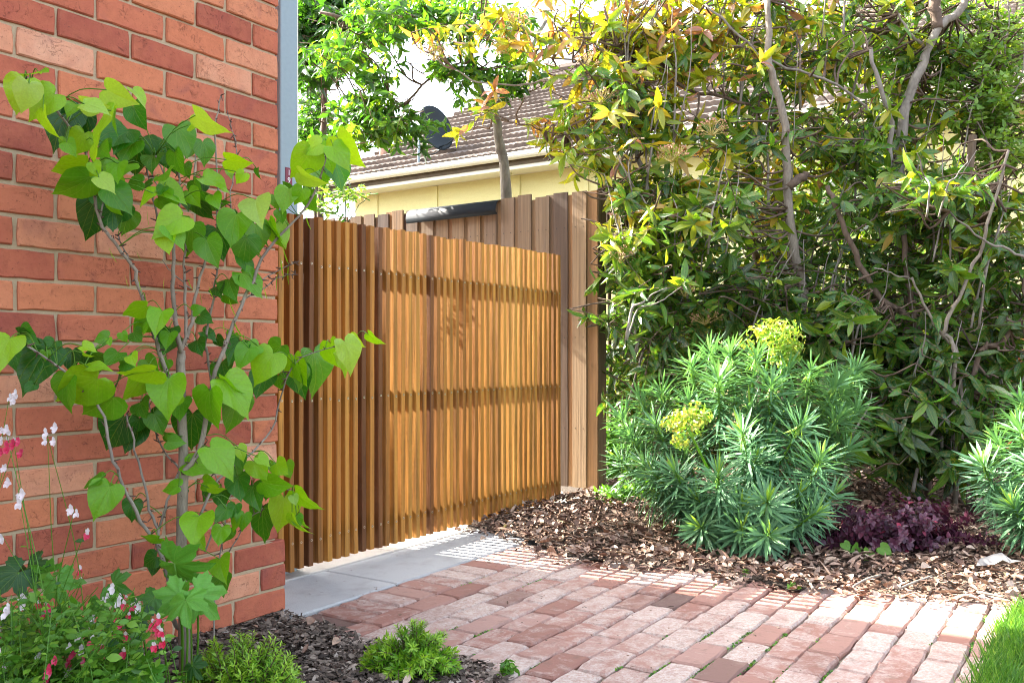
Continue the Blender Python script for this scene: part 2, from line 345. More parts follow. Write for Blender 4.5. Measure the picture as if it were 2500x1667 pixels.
# concrete path
cp = bpy.data.objects.new('concrete_path', None); COL.objects.link(cp); cp['kind'] = 'structure'; cp.rotation_euler = (0, 0, ROT)
def slab(name, a0, a1, c0, c1, z0, z1, mat, parent, bev=.006):
    me = bevbox(a0, a1, c0, c1, z0, z1, bev); return link(name, me, mat, parent)
def bevbox(x0, x1, y0, y1, z0, z1, b=.004, name='slab'):
    """box with chamfered top edges"""
    V = [(x0, y0, z0), (x1, y0, z0), (x1, y1, z0), (x0, y1, z0), (x0, y0, z1-b), (x1, y0, z1-b), (x1, y1, z1-b), (x0, y1, z1-b),
         (x0+b, y0+b, z1), (x1-b, y0+b, z1), (x1-b, y1-b, z1), (x0+b, y1-b, z1)]
    Fa = [(3, 2, 1, 0), (8, 9, 10, 11)]+[(i, (i+1) % 4, 4+(i+1) % 4, 4+i) for i in range(4)]+[(4+i, 4+(i+1) % 4, 8+(i+1) % 4, 8+i) for i in range(4)]
    return mesh(name, V, Fa)
aj = [1.1, 2.782, 5.2]
for i in range(2): slab('slab', aj[i]+.004, aj[i+1]-.004, 2.405, 2.806, -.06, .004, M_conc, cp)
for i, (a0, a1) in enumerate(((1.1, 3.23), (3.23, 5.2))): slab('threshold', a0+.003, a1-.003, 2.812, 3.25, -.06, .006, M_conc2, cp)
slab('slab', 1.1, 5.2, 3.256, 6.5, -.06, .0, M_conc, cp)

# pavers
def brickmesh(L, Wd, H, seed, jit=.0035, ch=.006, n=(5, 3)):
    """worn brick lying in xy, top at z=0: jittered outline, chamfered rim, 60 or so triangles"""
    r = np.random.default_rng(seed); pts = []
    nx, ny = n
    for i in range(nx): pts.append((-L/2+L*i/nx, -Wd/2))
    for i in range(ny): pts.append((L/2, -Wd/2+Wd*i/ny))
    for i in range(nx): pts.append((L/2-L*i/nx, Wd/2))
    for i in range(ny): pts.append((-L/2, Wd/2-Wd*i/ny))
    pts = np.array(pts); cor = {0, nx, nx+ny, 2*nx+ny}; N = len(pts)
    pts += r.normal(0, jit*.4, pts.shape)
    for k in cor: pts[k] *= 1-.02*r.random()-.008
    dirn = -pts/np.linalg.norm(pts, axis=1, keepdims=True)
    V = [(p[0], p[1], -H) for p in pts]+[(p[0], p[1], -ch*(.8+.8*r.random())) for p in pts]
    V += [(p[0]+(-np.sign(p[0])*ch if abs(p[0]) > L/2-.01 else 0), p[1]+(-np.sign(p[1])*ch if abs(p[1]) > Wd/2-.01 else 0), r.normal(0, .0005)) for p in pts]
    Fa = [(i, (i+1) % N, N+(i+1) % N, N+i) for i in range(N)]+[(N+i, N+(i+1) % N, 2*N+(i+1) % N, 2*N+i) for i in range(N)]+[tuple(range(2*N, 3*N))]
    return mesh('brick', V, Fa)
pv = [brickmesh(.2135, .1030, .06, 20+k, .0045, .006) for k in range(8)]
for m_ in pv: m_.materials.append(M_paver)
path = bpy.data.objects.new('brick_path', None); COL.objects.link(path); path['kind'] = 'structure'; path.rotation_euler = (0, 0, ROT)
def put_paver(a, c, rz):
    p = W(a, c)
    if p.y < 1.9 or p.x < -1.2 or p.x > 2.6: return
    if inpoly(p.x, p.y, POLY_BED):
        if min((p.x-e[0])**2+(p.y-e[1])**2 for e in bed_edge) > .2**2: return
    if inpoly(p.x, p.y, POLY_LAWN) and min((p.x-e[0])**2+(p.y-e[1])**2 for e in POLY_LAWN[:6]) > .2**2 and p.x > 1.75: return
    if inpoly(p.x, p.y, POLY_FRONT) and min((p.x-e[0])**2+(p.y-e[1])**2 for e in POLY_FRONT[:9]) > .2**2: return
    pxx = CX+p.x/p.y*F
    if pxx > 2800 or pxx < 600: return
    t = rng.choice([.25, .4, .5, .6, .7, .78, .3, .14, .93, .05], p=[.14, .15, .15, .16, .15, .14, .06, .03, .01, .01])+rng.normal(0, .02)
    o = link('brick', random.choice(pv), None, path, tone=t)
    o.location = (a+rng.normal(0, .0018), c+rng.normal(0, .0015), rng.normal(.001, .0025)+.006*math.sin(a*3+c*2)*.5)
    o.rotation_euler = (rng.normal(0, .010), rng.normal(0, .007), rz+rng.normal(0, .008)+(math.pi if random.random() < .5 else 0))
for k in range(-14, 26): put_paver(2.44+.1085*k+.054, 2.400-.108, math.pi/2)
for j in range(0, 37):
    c = 2.182-.054-j*.1072
    for k in range(-13, 15): put_paver(2.44+.2185*k+(.109 if j % 2 else 0)+rng.normal(0, .003), c, 0)

# mulch beds: a lumpy sheet plus thousands of chips
def bed(name, poly, zf, x0, x1, y0, y1, mat, step=.06):
    xs = np.arange(x0, x1, step); ys = np.arange(y0, y1, step); X, Y = np.meshgrid(xs, ys); ins = inpoly_v(X, Y, poly)
    Z = zf(X, Y)-.020; V = np.stack([X, Y, Z], -1).reshape(-1, 3); nx = len(xs); Fa = []
    for j in range(len(ys)-1):
        for i in range(nx-1):
            if ins[j, i] and ins[j+1, i] and ins[j, i+1] and ins[j+1, i+1]: Fa.append((j*nx+i, j*nx+i+1, (j+1)*nx+i+1, (j+1)*nx+i))
    link(name, mesh(name, V, Fa, True), mat, kind='structure')
bed('mulch_bed', POLY_BED, zbed, -.3, 6.9, 3.0, 11, M_soil); bed('front_bed', POLY_FRONT, zfront, -2.4, .3, .4, 3.4, M_soil)
def scatter(poly, edge, n, x0, x1, y0, y1, spill, dens=None):
    out = []; tot = 0
    while tot < n:
        x = rng.uniform(x0, x1, n); y = rng.uniform(y0, y1, n)
        if dens is not None: k = rng.random(n) < dens(x, y); x, y = x[k], y[k]
        x2 = x+rng.normal(0, spill, len(x)); y2 = y+rng.normal(0, spill, len(x))
        k = inpoly_v(x, y, poly); out.append(np.stack([x2[k], y2[k]], 1)); tot += k.sum()
    return np.concatenate(out)[:n]
def rotm(n, tilt=.35):
    az = rng.uniform(0, 2*math.pi, n); t1 = rng.normal(0, tilt, n); t2 = rng.normal(0, tilt, n)
    d = np.stack([np.cos(az), np.sin(az), t1], 1); up = np.stack([rng.normal(0, .01, n)-np.sin(az)*t2, np.cos(az)*t2, np.ones(n)], 1)
    return basis(d, up)
chipV = [(-.5, -.5, 0), (.4, -.42, .05), (.5, .45, -.04), (-.42, .5, .06), (-.55, 0, .32), (.56, .06, .3)]
chipF = [(0, 1, 5, 4), (4, 5, 2, 3)]
def chips(name, pts, zf, mat, l, wd, kind='stuff', tilt=.35, zj=.008, base=(chipV, chipF), hz=.3):
    n = len(pts); M = rotm(n, tilt); ln = rng.gamma(4, l/4, n); w_ = rng.gamma(4, wd/4, n)
    Sc = np.stack([w_, ln, w_*hz*3], 1); M = M*Sc[:, None, :]
    # spilled ones lie on the paving
    z = zf(pts[:, 0], pts[:, 1])
    L = np.column_stack([pts, z+rng.uniform(0, zj, n)]); me = bigmesh(name, base[0], base[1], M, L, rnd=np.clip(rng.beta(1.6, 1.8, n), 0, 1), smooth=False)
    return link(name, me, mat, kind='stuff')
def zspill(zf, poly):
    def f(x, y):
        i = inpoly_v(x, y, poly); return np.where(i, zf(x, y), .008)
    return f
near = lambda x, y: np.clip(1.25-(y-3.2)*.22, .12, 1)
p = scatter(POLY_BED, None, 52000, -.3, 4.5, 3.0, 8.5, .045, near)
tag(chips('bark_chips', p, zspill(zbed, POLY_BED), M_chip, .025, .009), 'brown bark chips and shreds covering the bed under the shrubs', 'mulch')
p = scatter(POLY_FRONT, None, 26000, -1.6, .25, 1.3, 3.3, .012)
tag(chips('wood_chips', p, zspill(zfront, POLY_FRONT), M_chipg, .024, .009), 'dark grey brown wood chips on the bed against the brick wall', 'mulch')
# dead curled leaves
dl = []; 
for v in (0, .25, .5, .75, 1):
    wv = .26*math.sin(math.pi*min(1, v*.94+.05))+.01
    for s in (-1, 0, 1): dl.append((s*wv, v-.5, .22*abs(s)*wv/.26*1.0+.18*(v-.5)**2))
dlF = [(r*3+s, r*3+s+1, r*3+s+4, r*3+s+3) for r in range(4) for s in (0, 1)]
p = scatter(POLY_BED, None, 6500, -.3, 4.4, 3.0, 7.5, .03, lambda x, y: np.clip(1.5-np.abs(x-.55)*.55-np.clip(4.0-y, 0, 1)*.7, .12, 1))
tag(chips('leaf_litter', p, zspill(lambda x, y: zbed(x, y)+.008, POLY_BED), M_litter, .042, .038, tilt=.4, zj=.012, base=(dl, dlF), hz=.33), 'curled dry brown leaves lying on the bark under the shrubs', 'leaf litter')
k_ = rng.random(160) ; pp = np.array([np.array(bed_edge[i % 12])*(1-f)+np.array(bed_edge[i % 12+1])*f for i, f in enumerate(k_)])+rng.normal(0, .05, (160, 2))-np.array([0, .05])
tag(chips('stray_leaves', pp, lambda x, y: np.full_like(x, .016), M_litter, .035, .028, tilt=.35, base=(dl, dlF), hz=.33), 'small dry leaves blown onto the edge of the brick path', 'leaf litter')
p = scatter(POLY_FRONT, None, 60, -1.0, .25, 1.6, 3.2, .012)
tag(chips('fallen_leaves', p, lambda x, y: zfront(x, y)+.01, M_litter, .045, .036, base=(dl, dlF), hz=.33), 'a few curled brown leaves fallen on the dark wood chips in front', 'leaf litter')
sp_ = np.array([tuple(W(a, c)[:2]) for a, c in zip(rng.uniform(2.4, 4.6, 420), rng.uniform(.6, 2.79, 420))]); sp_ = sp_[~inpoly_v(sp_[:, 0], sp_[:, 1], POLY_LAWN)]
tag(chips('path_debris', sp_, lambda x, y: np.full_like(x, .010), M_chip, .011, .004, tilt=.15, zj=.002), 'tiny bark scraps and grit scattered over the slab and the path bricks', 'debris')
# lawn
bed('lawn', POLY_LAWN, lambda x, y: .012+0*x, 1.0, 4.5, 1.2, 3.4, M_soil, .03)
gp = scatter(POLY_LAWN, None, 26000, 1.2, 2.6, 1.9, 3.4, .012)
n = len(gp); hgt = rng.uniform(.035, .075, n); az = rng.uniform(0, 6.28, n)
d = np.stack([.45*np.cos(az), .45*np.sin(az), np.ones(n)], 1)*1.0; up = np.stack([-np.sin(az)+rng.normal(0, .5, n), np.cos(az), rng.normal(0, .2, n)], 1)
Mg = basis(d, up)*np.stack([np.full(n, .0022), hgt, hgt*.5], 1)[:, None, :]
bl = [(-1, 0, 0), (1, 0, 0), (-.8, .5, .06), (.8, .5, .06), (-.1, 1, .35), (.1, 1, .35)]; blF = [(0, 1, 3, 2), (2, 3, 5, 4)]
tag(link('grass', bigmesh('grass', bl, blF, Mg, np.column_stack([gp, np.full(n, .008)]), rnd=rng.beta(2, 2, n)), M_grass, kind='stuff'), 'bright green lawn grass beside the brick path at lower right', 'grass')
# moss in the joints
mp_ = rng.uniform(0, 1, (16000, 2)); aa = 1.6+mp_[:, 0]*3.0; cc = 2.182-np.round(mp_[:, 1]*26)*.1072
msk = (np.sin(aa*4.1+cc*3.3)+np.sin(aa*2.3-cc*6.1+1)+1.1*np.sin(aa*17+cc*9)) > 1.25; aa = aa[msk]; cc = cc[msk]; n = len(aa)
aa = aa+rng.normal(0, .003, n); cc = cc+rng.normal(0, .0035, n); mxy = np.array([tuple(W(a, c)[:2]) for a, c in zip(aa, cc)])
ok = ~inpoly_v(mxy[:, 0], mxy[:, 1], POLY_LAWN); mxy = mxy[ok]; n = len(mxy)
tag(link('moss', bigmesh('moss', chipV, chipF, rotm(n, .6)*np.full((n, 1, 3), .007), np.column_stack([mxy, np.full(n, -.005)]), rnd=rng.random(n)), M_weed, kind='stuff'), 'green moss growing in the joints between the path bricks', 'moss')

# ---------------------------------------------------------------- BRICK HOUSE (own house, left)
house = thing('brick_house', 'red brick house corner with raked cream mortar joints, filling the left', 'house', (0, 0, 0), ROT)
wb = [brickmesh(.2225, .0765, .1, 50+k, .0022, .0035) for k in range(8)]; wh = [brickmesh(.1085, .0765, .1, 70+k, .0022, .0035, (3, 3)) for k in range(4)]
for m_ in wb+wh: m_.materials.append(M_brick)
AC0, CW = 2.206, 2.46
def wall_tone():
    return float(np.clip(rng.choice([.08, .3, .5, .65, .78, .95], p=[.16, .17, .21, .21, .17, .08])+rng.normal(0, .05), 0, 1))
Z0 = EYE-(253.8-HY)*-1/F*0+0.0
# a bed joint is seen at eye height + (868-253.8)/F*3.2
zj = EYE+(HY-253.8)/F*(CW/(DX-DY*(676.5-CX)/F)) ; nb = int(zj/.086); zbase = zj-nb*.086
rest = []
for j in range(-1, 38):
    z = zbase+j*.086+.043; par = (nb-j+1) % 2; zz = zbase+j*.086
    foot = .018 if z < .27 else 0.0
    a_edge = AC0+foot; k = 0; first = True; a = a_edge
    while a > -2.0:
        Ln = .1085 if (first and par) else .2225
        if first and par == 0: Ln = .2225
        ac = a-Ln/2; first = False
        if z > -.05:
            if ac > .35 and z < 2.15:
                o = link('brick', random.choice(wh if Ln < .15 else wb), None, house, tone=wall_tone())
                o.rotation_euler = (math.pi/2+rng.normal(0, .004), rng.normal(0, .006), rng.normal(0, .004))
                o.location = (ac+rng.normal(0, .0012), CW-foot+rng.normal(0, .0012), z+rng.normal(0, .001))
            else: rest.append((ac, CW-foot, z, Ln))
        a -= Ln+.0095
mo = MB(); mo.box(-2.0, AC0-.006, CW+.009, CW+.2, -.05, 3.3); mo.box(-2.0, AC0+.014, CW-.012, CW+.2, -.05, zbase+3*.086-.004)
link('mortar', mo.mesh('mortar'), M_mortar, house)
rb = MB()
for (ac, c, z, Ln) in rest: rb.box(ac-Ln/2, ac+Ln/2, c, c+.05, z-.038, z+.038)
# coursed returns: end wall, plus unseen rear wing added to cast the gate's shade edge
def wall_run(mb, axis, fixed, s0, s1, sgn):
    j = 0
    for j in range(0, 38):
        z = zbase+j*.086+.043; s = s0-(.116 if j % 2 else 0)
        while s < s1:
            e = min(s+.2225, s1); ss = max(s, s0)
            if e-ss > .02:
                if axis == 'c': mb.box(fixed-.04, fixed, ss, e, z-.038, z+.038)
                else: mb.box(ss, e, fixed, fixed+.04, z-.038, z+.038)
            s += .232
wall_run(rb, 'c', AC0, CW+.06, 4.05, 1); wall_run(rb, 'a', 4.09, AC0+.02, 2.78, 1); wall_run(rb, 'c', 2.82, 4.13, 9, 1)
r_ = link('upper_brickwork', rb.mesh('upper_brickwork'), M_brick, house, tone=.5); r_['kind'] = 'stuff'
m2 = MB(); m2.box(-2.0, AC0-.012, CW+.21, 4.3, -.05, 3.3); m2.box(-2, 2.808, 4.102, 9, -.05, 3.3); link('inner_wall', m2.mesh('inner_wall'), M_mortar, house)
m3 = MB(); m3.box(-2.2, AC0+.05, CW-.05, 4.2, 3.31, 3.45); m3.box(-2.2, 2.85, 4.21, 9.1, 3.31, 3.45); link('eave', m3.mesh('eave'), M_white, house)

# steel post and number label
post = thing('steel_post', 'tall galvanised square steel post rising behind the gate beside the brick corner', 'post', tuple(W(2.612, 2.9)), ROT)
V = []; Fa = []; pr_ = []
for (cx_, cy_, a0_) in ((.008, .008, 180), (.091, .008, 270), (.091, .082, 0), (.008, .082, 90)):
    for q in range(4): an = math.radians(a0_+30*q); pr_.append((cx_+.008*math.cos(an), cy_+.008*math.sin(an)))
for z in (0, 3.3): V += [(x, y, z) for x, y in pr_]
n = len(pr_); Fa = [(k, (k+1) % n, n+(k+1) % n, n+k) for k in range(n)]+[tuple(range(n, 2*n))]
link('post_tube', mesh('post_tube', V, Fa, False), M_steel, post)
mb = MB(); mb.box(.0995, .111, .012, .05, 0, 3.3); link('gate_channel', mb.mesh('gate_channel'), M_white, post)
k_ = (705-CX)/F; yl = 2.8985/(DX-k_*DY)
lb = thing('number_label', 'small burgundy label with white upright digits stuck on the steel post', 'label', tuple(W(yl*(k_*DX+DY), 2.8985, 1.70)), ROT)
zt = EYE+(HY-410)/F*yl; zb_ = EYE+(HY-474)/F*yl
mb = MB(); mb.box(-.019, .019, -.0008, .001, zb_-1.70, zt-1.70); link('backing', mb.mesh('backing'), M_red, lb)
for i, ch in enumerate('190'):
    cu = bpy.data.curves.new('digit', 'FONT'); cu.body = ch; cu.size = .034; cu.align_x = 'CENTER'; cu.extrude = .0004
    to = bpy.data.objects.new('digit_text', cu); me = bpy.data.meshes.new_from_object(to); me.name = 'digit'; me.materials.clear(); me.materials.append(M_ink); bpy.data.objects.remove(to)
    o = link('digit', me, None, lb); o.rotation_euler = (math.pi/2, 0, 0); o.location = (0, -.0016, zt-1.70-.032-i*.033)

# ---------------------------------------------------------------- GATE
gate = thing('slatted_gate', 'honey coloured hardwood gate of narrow upright slats with three rows of screws', 'gate', tuple(W(2.576, 2.808)), ROT)
def slatmesh(seed, wd=.028, dp=.040):
    r = np.random.default_rng(seed); b = .0022; V = []; n = 6
    prof = [(b, 0), (wd-b, 0), (wd, b), (wd, dp-b), (wd-b, dp), (b, dp), (0, dp-b), (0, b)]
    for i in range(n+1):
        ox, oy = r.normal(0, .0007, 2)
        for (x, y) in prof: V.append((x-wd/2+ox, y+oy+(.0 if y < .01 else r.normal(0, .0006)), i/n))
    Fa = [(i*8+k, i*8+(k+1) % 8, (i+1)*8+(k+1) % 8, (i+1)*8+k) for i in range(n) for k in range(8)]+[tuple(range(8))[::-1], tuple(range(n*8, n*8+8))]
    return mesh('slat', V, Fa)
sm = [slatmesh(i) for i in range(6)]
for m_ in sm: m_.materials.append(M_slat)
sc = MB(); N = 10
ring = lambda r, y: [(r*math.cos(2*math.pi*k/N), y, r*math.sin(2*math.pi*k/N)) for k in range(N)]
sc.add(ring(.0058, 0)+ring(.0056, -.0018)+ring(.0027, -.0014)+ring(.0024, .001), [(k, (k+1) % N, N+(k+1) % N, N+k) for k in range(N)]+[(N+k, N+(k+1) % N, 2*N+(k+1) % N, 2*N+k) for k in range(N)]+[(2*N+k, 2*N+(k+1) % N, 3*N+(k+1) % N, 3*N+k) for k in range(N)]+[tuple(range(3*N, 4*N))])
scm = sc.mesh('screw'); scm.materials.append(M_screw); scm.materials.append(M_dark)
for i_, p_ in enumerate(scm.polygons):
    if i_ >= 2*N: p_.material_index = 1
PIT = .0545; NS = 45
for i in range(-4, NS-4):
    t = i*PIT+.015
    if t > 2.215: break
    tone = float(np.clip(rng.choice([.36, .46, .55, .66, .76, .88, .2], p=[.11, .18, .22, .22, .16, .08, .03])+rng.normal(0, .04), 0, 1))
    top = 1.517+.034*max(t, 0)/2.2+rng.normal(0, .003); bot = .040+rng.normal(0, .002)
    o = link('slat', random.choice(sm), None, gate, tone=tone); o.location = (t+rng.normal(0, .0012), rng.normal(0, .0008), bot); o.scale = (rng.uniform(.95, 1.05), 1, top-bot)
    o.rotation_euler = (rng.normal(0, .0008), rng.normal(0, .0008), (0 if rng.random() < .5 else 0)+rng.normal(0, .012))
    for zs in (.150, .742, 1.314):
        s_ = link('screw', scm, None, o); s_.location = (rng.normal(0, .0015), .0004, (zs-bot+rng.normal(0, .003))/(top-bot)); s_.scale = (1, 1, 1/(top-bot))
for zs in (.150, .742, 1.314):
    mb = MB(); mb.box(-.22, 2.23, .0405, .075, zs-.036, zs+.036); link('rail', mb.mesh('rail'), M_rail, gate, tone=.35)

# ---------------------------------------------------------------- PALING FENCE (runs left-back from the gate's far end)
fence = thing('paling_fence', 'weathered brown board fence with overlapping uneven palings behind the gate', 'fence', tuple(W(5.18, 2.74)), ROT)
def paling(mb_seed, wd, th):
    r = np.random.default_rng(mb_seed); V = []; n = 5
    for i in range(n+1):
        o1, o2 = r.normal(0, .0016, 2)
        V += [(0, -wd/2+o1, i/n), (0, wd/2+o2, i/n), (th, wd/2+o2, i/n), (th, -wd/2+o1, i/n)]
    Fa = [(i*4+k, (i+1)*4+k, (i+1)*4+(k+1) % 4, i*4+(k+1) % 4) for i in range(n) for k in range(4)]+[(0, 1, 2, 3), (n*4+3, n*4+2, n*4+1, n*4)]
    me = mesh('paling', V, Fa); me.materials.append(M_pale); return me
pc = [paling(90+i, .105, .016) for i in range(5)]; pu = [paling(99+i, .10, .014) for i in range(3)]
nail = MB(); nail.tube([(-.0015, 0, 0), (.002, 0, 0)], .0035, 6); nlm = nail.mesh('nail')
cc_ = .158; i = 0
while cc_ < 5.6:
    tone = [.68, .04, .4, .45, .5, .35, .62, .45, .5, .6, .3][i % 11]+rng.normal(0, .05)
    hgt = 2.02+rng.normal(0, .006)
    zb0 = .06
    o = link('paling', pc[i % 5], None, fence, tone=tone); o.location = (0, cc_, zb0); o.scale = (1, 1, hgt-zb0); o.rotation_euler = (0, 0, rng.normal(0, .025))
    u = link('paling', pu[i % 3], None, fence, tone=(.9 if i < 1 else tone+rng.normal(.15, .14))); u.location = (.017, cc_+.073, zb0); u.scale = (1, 1, hgt-.008-zb0+rng.normal(0, .006))
    if cc_ < 3:
        for zn in (.45, 1.05, 1.78):
            for s in (-.03, .03):
                nn = link('nail', nlm, M_dark, o); nn.location = (0, s, (zn-zb0)/(hgt-zb0)); nn.scale = (1, 1, 1/(hgt-zb0))
    cc_ += .143; i += 1
o = link('paling', pu[0], None, fence, tone=.95); o.location = (.017, .082, .06); o.scale = (1, 1, 1.95)
for zr in (.4, 1.05, 1.72):
    mb = MB(); mb.box(.033, .07, .12, 5.6, zr-.04, zr+.04); link('rail', mb.mesh('rail'), M_pale, fence, tone=.4)
for cp_ in (-.012, 2.4, 4.8):
    mb = MB(); mb.box(.034 if cp_ > 0 else .0325, .135, cp_-.02 if cp_ > 0 else .028, cp_+.08 if cp_ > 0 else .118, -.05, 2.0); link('post', mb.mesh('post'), M_pale, fence, tone=.45)
# black gutter length capping the fence
cap = thing('gutter_cap', 'short length of dark grey half round plastic gutter upturned over the fence top', 'gutter', tuple(W(5.19, 3.8, 2.0)), ROT)
def fence_c(px):   # c of the fence line seen at px
    k = (px-CX)/F; # x = k y ; a = k y DX + y DY = 5.18
    y = 5.18/(k*DX+DY); return -k*y*DY+y*DX
c0, c1 = fence_c(1221), fence_c(1003)
V = []; Fa = []; n = 10
for (c_, rr) in ((c0, .082), (c1, .082)):
    for s, r2 in ((0, 0), (1, .004)):
        for k in range(n+1):
            an = math.radians(-25+230*k/n); V.append((-math.cos(an)*(rr-r2)+.012, c_-3.8, math.sin(an)*(rr-r2)*.95))
m_ = n+1
for k in range(n):
    Fa += [(k, k+1, 2*m_+k+1, 2*m_+k), (m_+k+1, m_+k, 3*m_+k, 3*m_+k+1), (k, m_+k, m_+k+1, k+1), (2*m_+k, 2*m_+k+1, 3*m_+k+1, 3*m_+k)]
Fa += [(0, 2*m_, 3*m_, m_), (n, m_+n, 3*m_+n, 2*m_+n)]
go = link('shell', mesh('shell', V, Fa, True), M_black, cap); go.location = (0, 0, -.055)
mb = MB(); mb.tube([(-.055, c0-3.8, -.082), (-.055, c1-3.8, -.082)], .0075, 6); o = link('bead', mb.mesh('bead'), M_black, cap)

# ---------------------------------------------------------------- NEIGHBOUR HOUSE
AG, AR, ZG = 9.71, 15.7, 3.53; AWl = AG+.43; ZR = 6.67
CR, CL = -6.0, 9.6
nh = thing('neighbour_house', 'cream rendered house with brown tiled roof and white gutter beyond the fence', 'house', tuple(W(AG, CR)), ROT)
def nl(a, c, z): return (a-AG, c-CR, z)
mb = MB(); mb.box(.43, .6, 0, CL-CR, -.05, 3.38); mb.box(.6, 12, CL-CR-.2, CL-CR, -.05, 3.38); mb.box(.6, 12, 0, .2, -.05, 3.38); link('wall', mb.mesh('wall'), M_stucco, nh)
mb = MB(); mb.box(.06, .428, -.3, CL-CR+.4, 3.365, 3.378); link('soffit', mb.mesh('soffit'), M_white, nh)
mb = MB(); mb.box(.03, .058, -.3, CL-CR+.4, 3.35, 3.47); link('fascia', mb.mesh('fascia'), M_white, nh)
mb = MB(); mb.box(.012, .028, 4, CL-CR+.4, 3.40, 3.47); link('gutter_gap_strip', mb.mesh('gutter_gap_strip'), M_gutter_gap, nh)  # dark brown strip standing in for the dark gap under the gutter
pr = [(.0+.0, .0), (-.012, .012), (-.012, .03), (.0, .045), (-.085, .045)]
gt = MB()
prof = [(.010, 3.47), (-.05, 3.455), (-.085, 3.475), (-.10, 3.50), (-.092, 3.515), (-.10, 3.53), (-.09, 3.545), (-.08, 3.53), (-.07, 3.50), (.01, 3.49)]
for c_ in (-.3, CL-CR+.4): gt.v += [(a, c_, z) for a, z in prof]
n = len(prof); gt.f += [(k, (k+1) % n, n+(k+1) % n, n+k) for k in range(n)]+[tuple(range(n)), tuple(range(n, 2*n))[::-1]]
link('gutter', gt.mesh('gutter'), M_white, nh)
def plane_c(px, a0):
    k = (px-CX)/F; y = a0/(k*DX+DY); return -k*y*DY+y*DX
for px in (800, 919, 1064, 1265, 1431, 1620):
    c_ = plane_c(px, AWl)-CR; mb = MB(); mb.box(.415, .432, c_-.035, c_+.035, 0, 3.36); link('batten', mb.mesh('batten'), M_stucco, nh)
# tiles: a ribbed concrete tile, pitched
slope = math.atan2(ZR-ZG, AR-AG); TL, TW = .34, .30
V = []; nxp = 10
for v, (y_, dz) in enumerate(((0, 0.0), (TL+.02, -.012))):
    for k in range(nxp+1):
        u = k/nxp; V.append((y_, u*TW, (.045 if v == 0 else -.002)+dz+.022*abs(math.sin(u*math.pi*3))))
for k in range(nxp+1): V.append((0.0, k/nxp*TW, -.004))
Fa = [(k, k+1, nxp+1+k+1, nxp+1+k) for k in range(nxp)]+[(2*(nxp+1)+k, 2*(nxp+1)+k+1, k+1, k) for k in range(nxp)]
Fa += [(0, nxp+1, 2*(nxp+1)), (nxp, 2*(nxp+1)+nxp, nxp+1+nxp)]
tm = mesh('tile', V, Fa); tm.materials.append(M_tile)
Ls = (AR-AG)/math.cos(slope); nrow = int(Ls/TL); tiles = []
ca, sa = math.cos(slope), math.sin(slope)
for r in range(nrow+1):
    for q_ in range(int((CL-CR+.6)/TW)):
        s_ = -.06+r*TL; cpos = -.35+q_*TW
        a = AG+.0+s_*ca; z = ZG+.02+s_*sa; p_ = W(a, CR+cpos+TW/2); px = CX+p_.x/p_.y*F; py = HY-(z-EYE)/p_.y*F
        tiles.append((p_.y, a, cpos, z, px, py))
vis = sorted([t for t in tiles if 770 < t[4] < 1760 and t[5] > 60 and (t[4] < 1480 or t[5] < 300)])[:300]; vs_ = set(id(t) for t in vis)
rl = []
for t in tiles:
    if id(t) in vs_:
        o = link('tile', tm, None, nh); o.location = (t[1]-AG, t[2], t[3]+rng.normal(0, .003)); o.rotation_euler = (rng.normal(0, .01), -slope+rng.normal(0, .01), rng.normal(0, .008))
    else: rl.append(t)
Rm = np.array(Matrix.Rotation(-slope, 3, 'Y')); 
tris = []
for f in Fa:
    if len(f) == 4: tris += [(f[0], f[1], f[2]), (f[0], f[2], f[3])]
    else: tris.append(f)
L = np.array([(t[1]-AG, t[2], t[3]) for t in rl]); me = bigmesh('far_tiles', V, tris, np.repeat(Rm[None], len(L), 0), L, smooth=False)
o = link('far_tiles', me, M_tile, nh); o['kind'] = 'stuff'
mb = MB(); mb.add([(-.04, -.3, ZG-.02), (-.04, CL-CR+.35, ZG-.02), (AR-AG, CL-CR+.35, ZR), (AR-AG, -.3, ZR)], [(0, 3, 2, 1)])
mb.add([(AR-AG, -.3, ZR), (AR-AG, CL-CR+.35, ZR), (2*(AR-AG), CL-CR+.35, ZG), (2*(AR-AG), -.3, ZG)], [(0, 3, 2, 1)]); 
mb.add([(0, CL-CR-.1, 3.4), (AR-AG, CL-CR-.1, ZR-.05), (2*(AR-AG), CL-CR-.1, 3.4)], [(0, 1, 2)]); link('roof_deck', mb.mesh('roof_deck'), M_tile, nh)
for q_ in range(int((CL-CR)/.4)):
    mb = MB(); mb.tube([(AR-AG, q_*.4, ZR+.045), (AR-AG, q_*.4+.38, ZR+.055)], .11, 8); link('ridge_tile', mb.mesh('ridge_tile'), M_tile, nh)
# terracotta flue
def roofhit(px, py):
    k = (px-CX)/F; t_ = math.tan(slope); y = (EYE-ZG+AG*t_)/((k*DX+DY)*t_-(HY-py)/F); return P(px, py, y)
pv_ = roofhit(936, 384); a_, c_ = AC(pv_[0], pv_[1])
zr_ = ZG+(a_-AG)*math.tan(slope)
mb = MB(); mb.tube([(a_-AG, c_-CR, zr_-.1), (a_-AG, c_-CR, zr_+.42)], [.068, .068], 12); mb.tube([(a_-AG, c_-CR, zr_+.42), (a_-AG, c_-CR, zr_+.47)], .085, 12); link('flue', mb.mesh('flue', True), M_terra, nh)
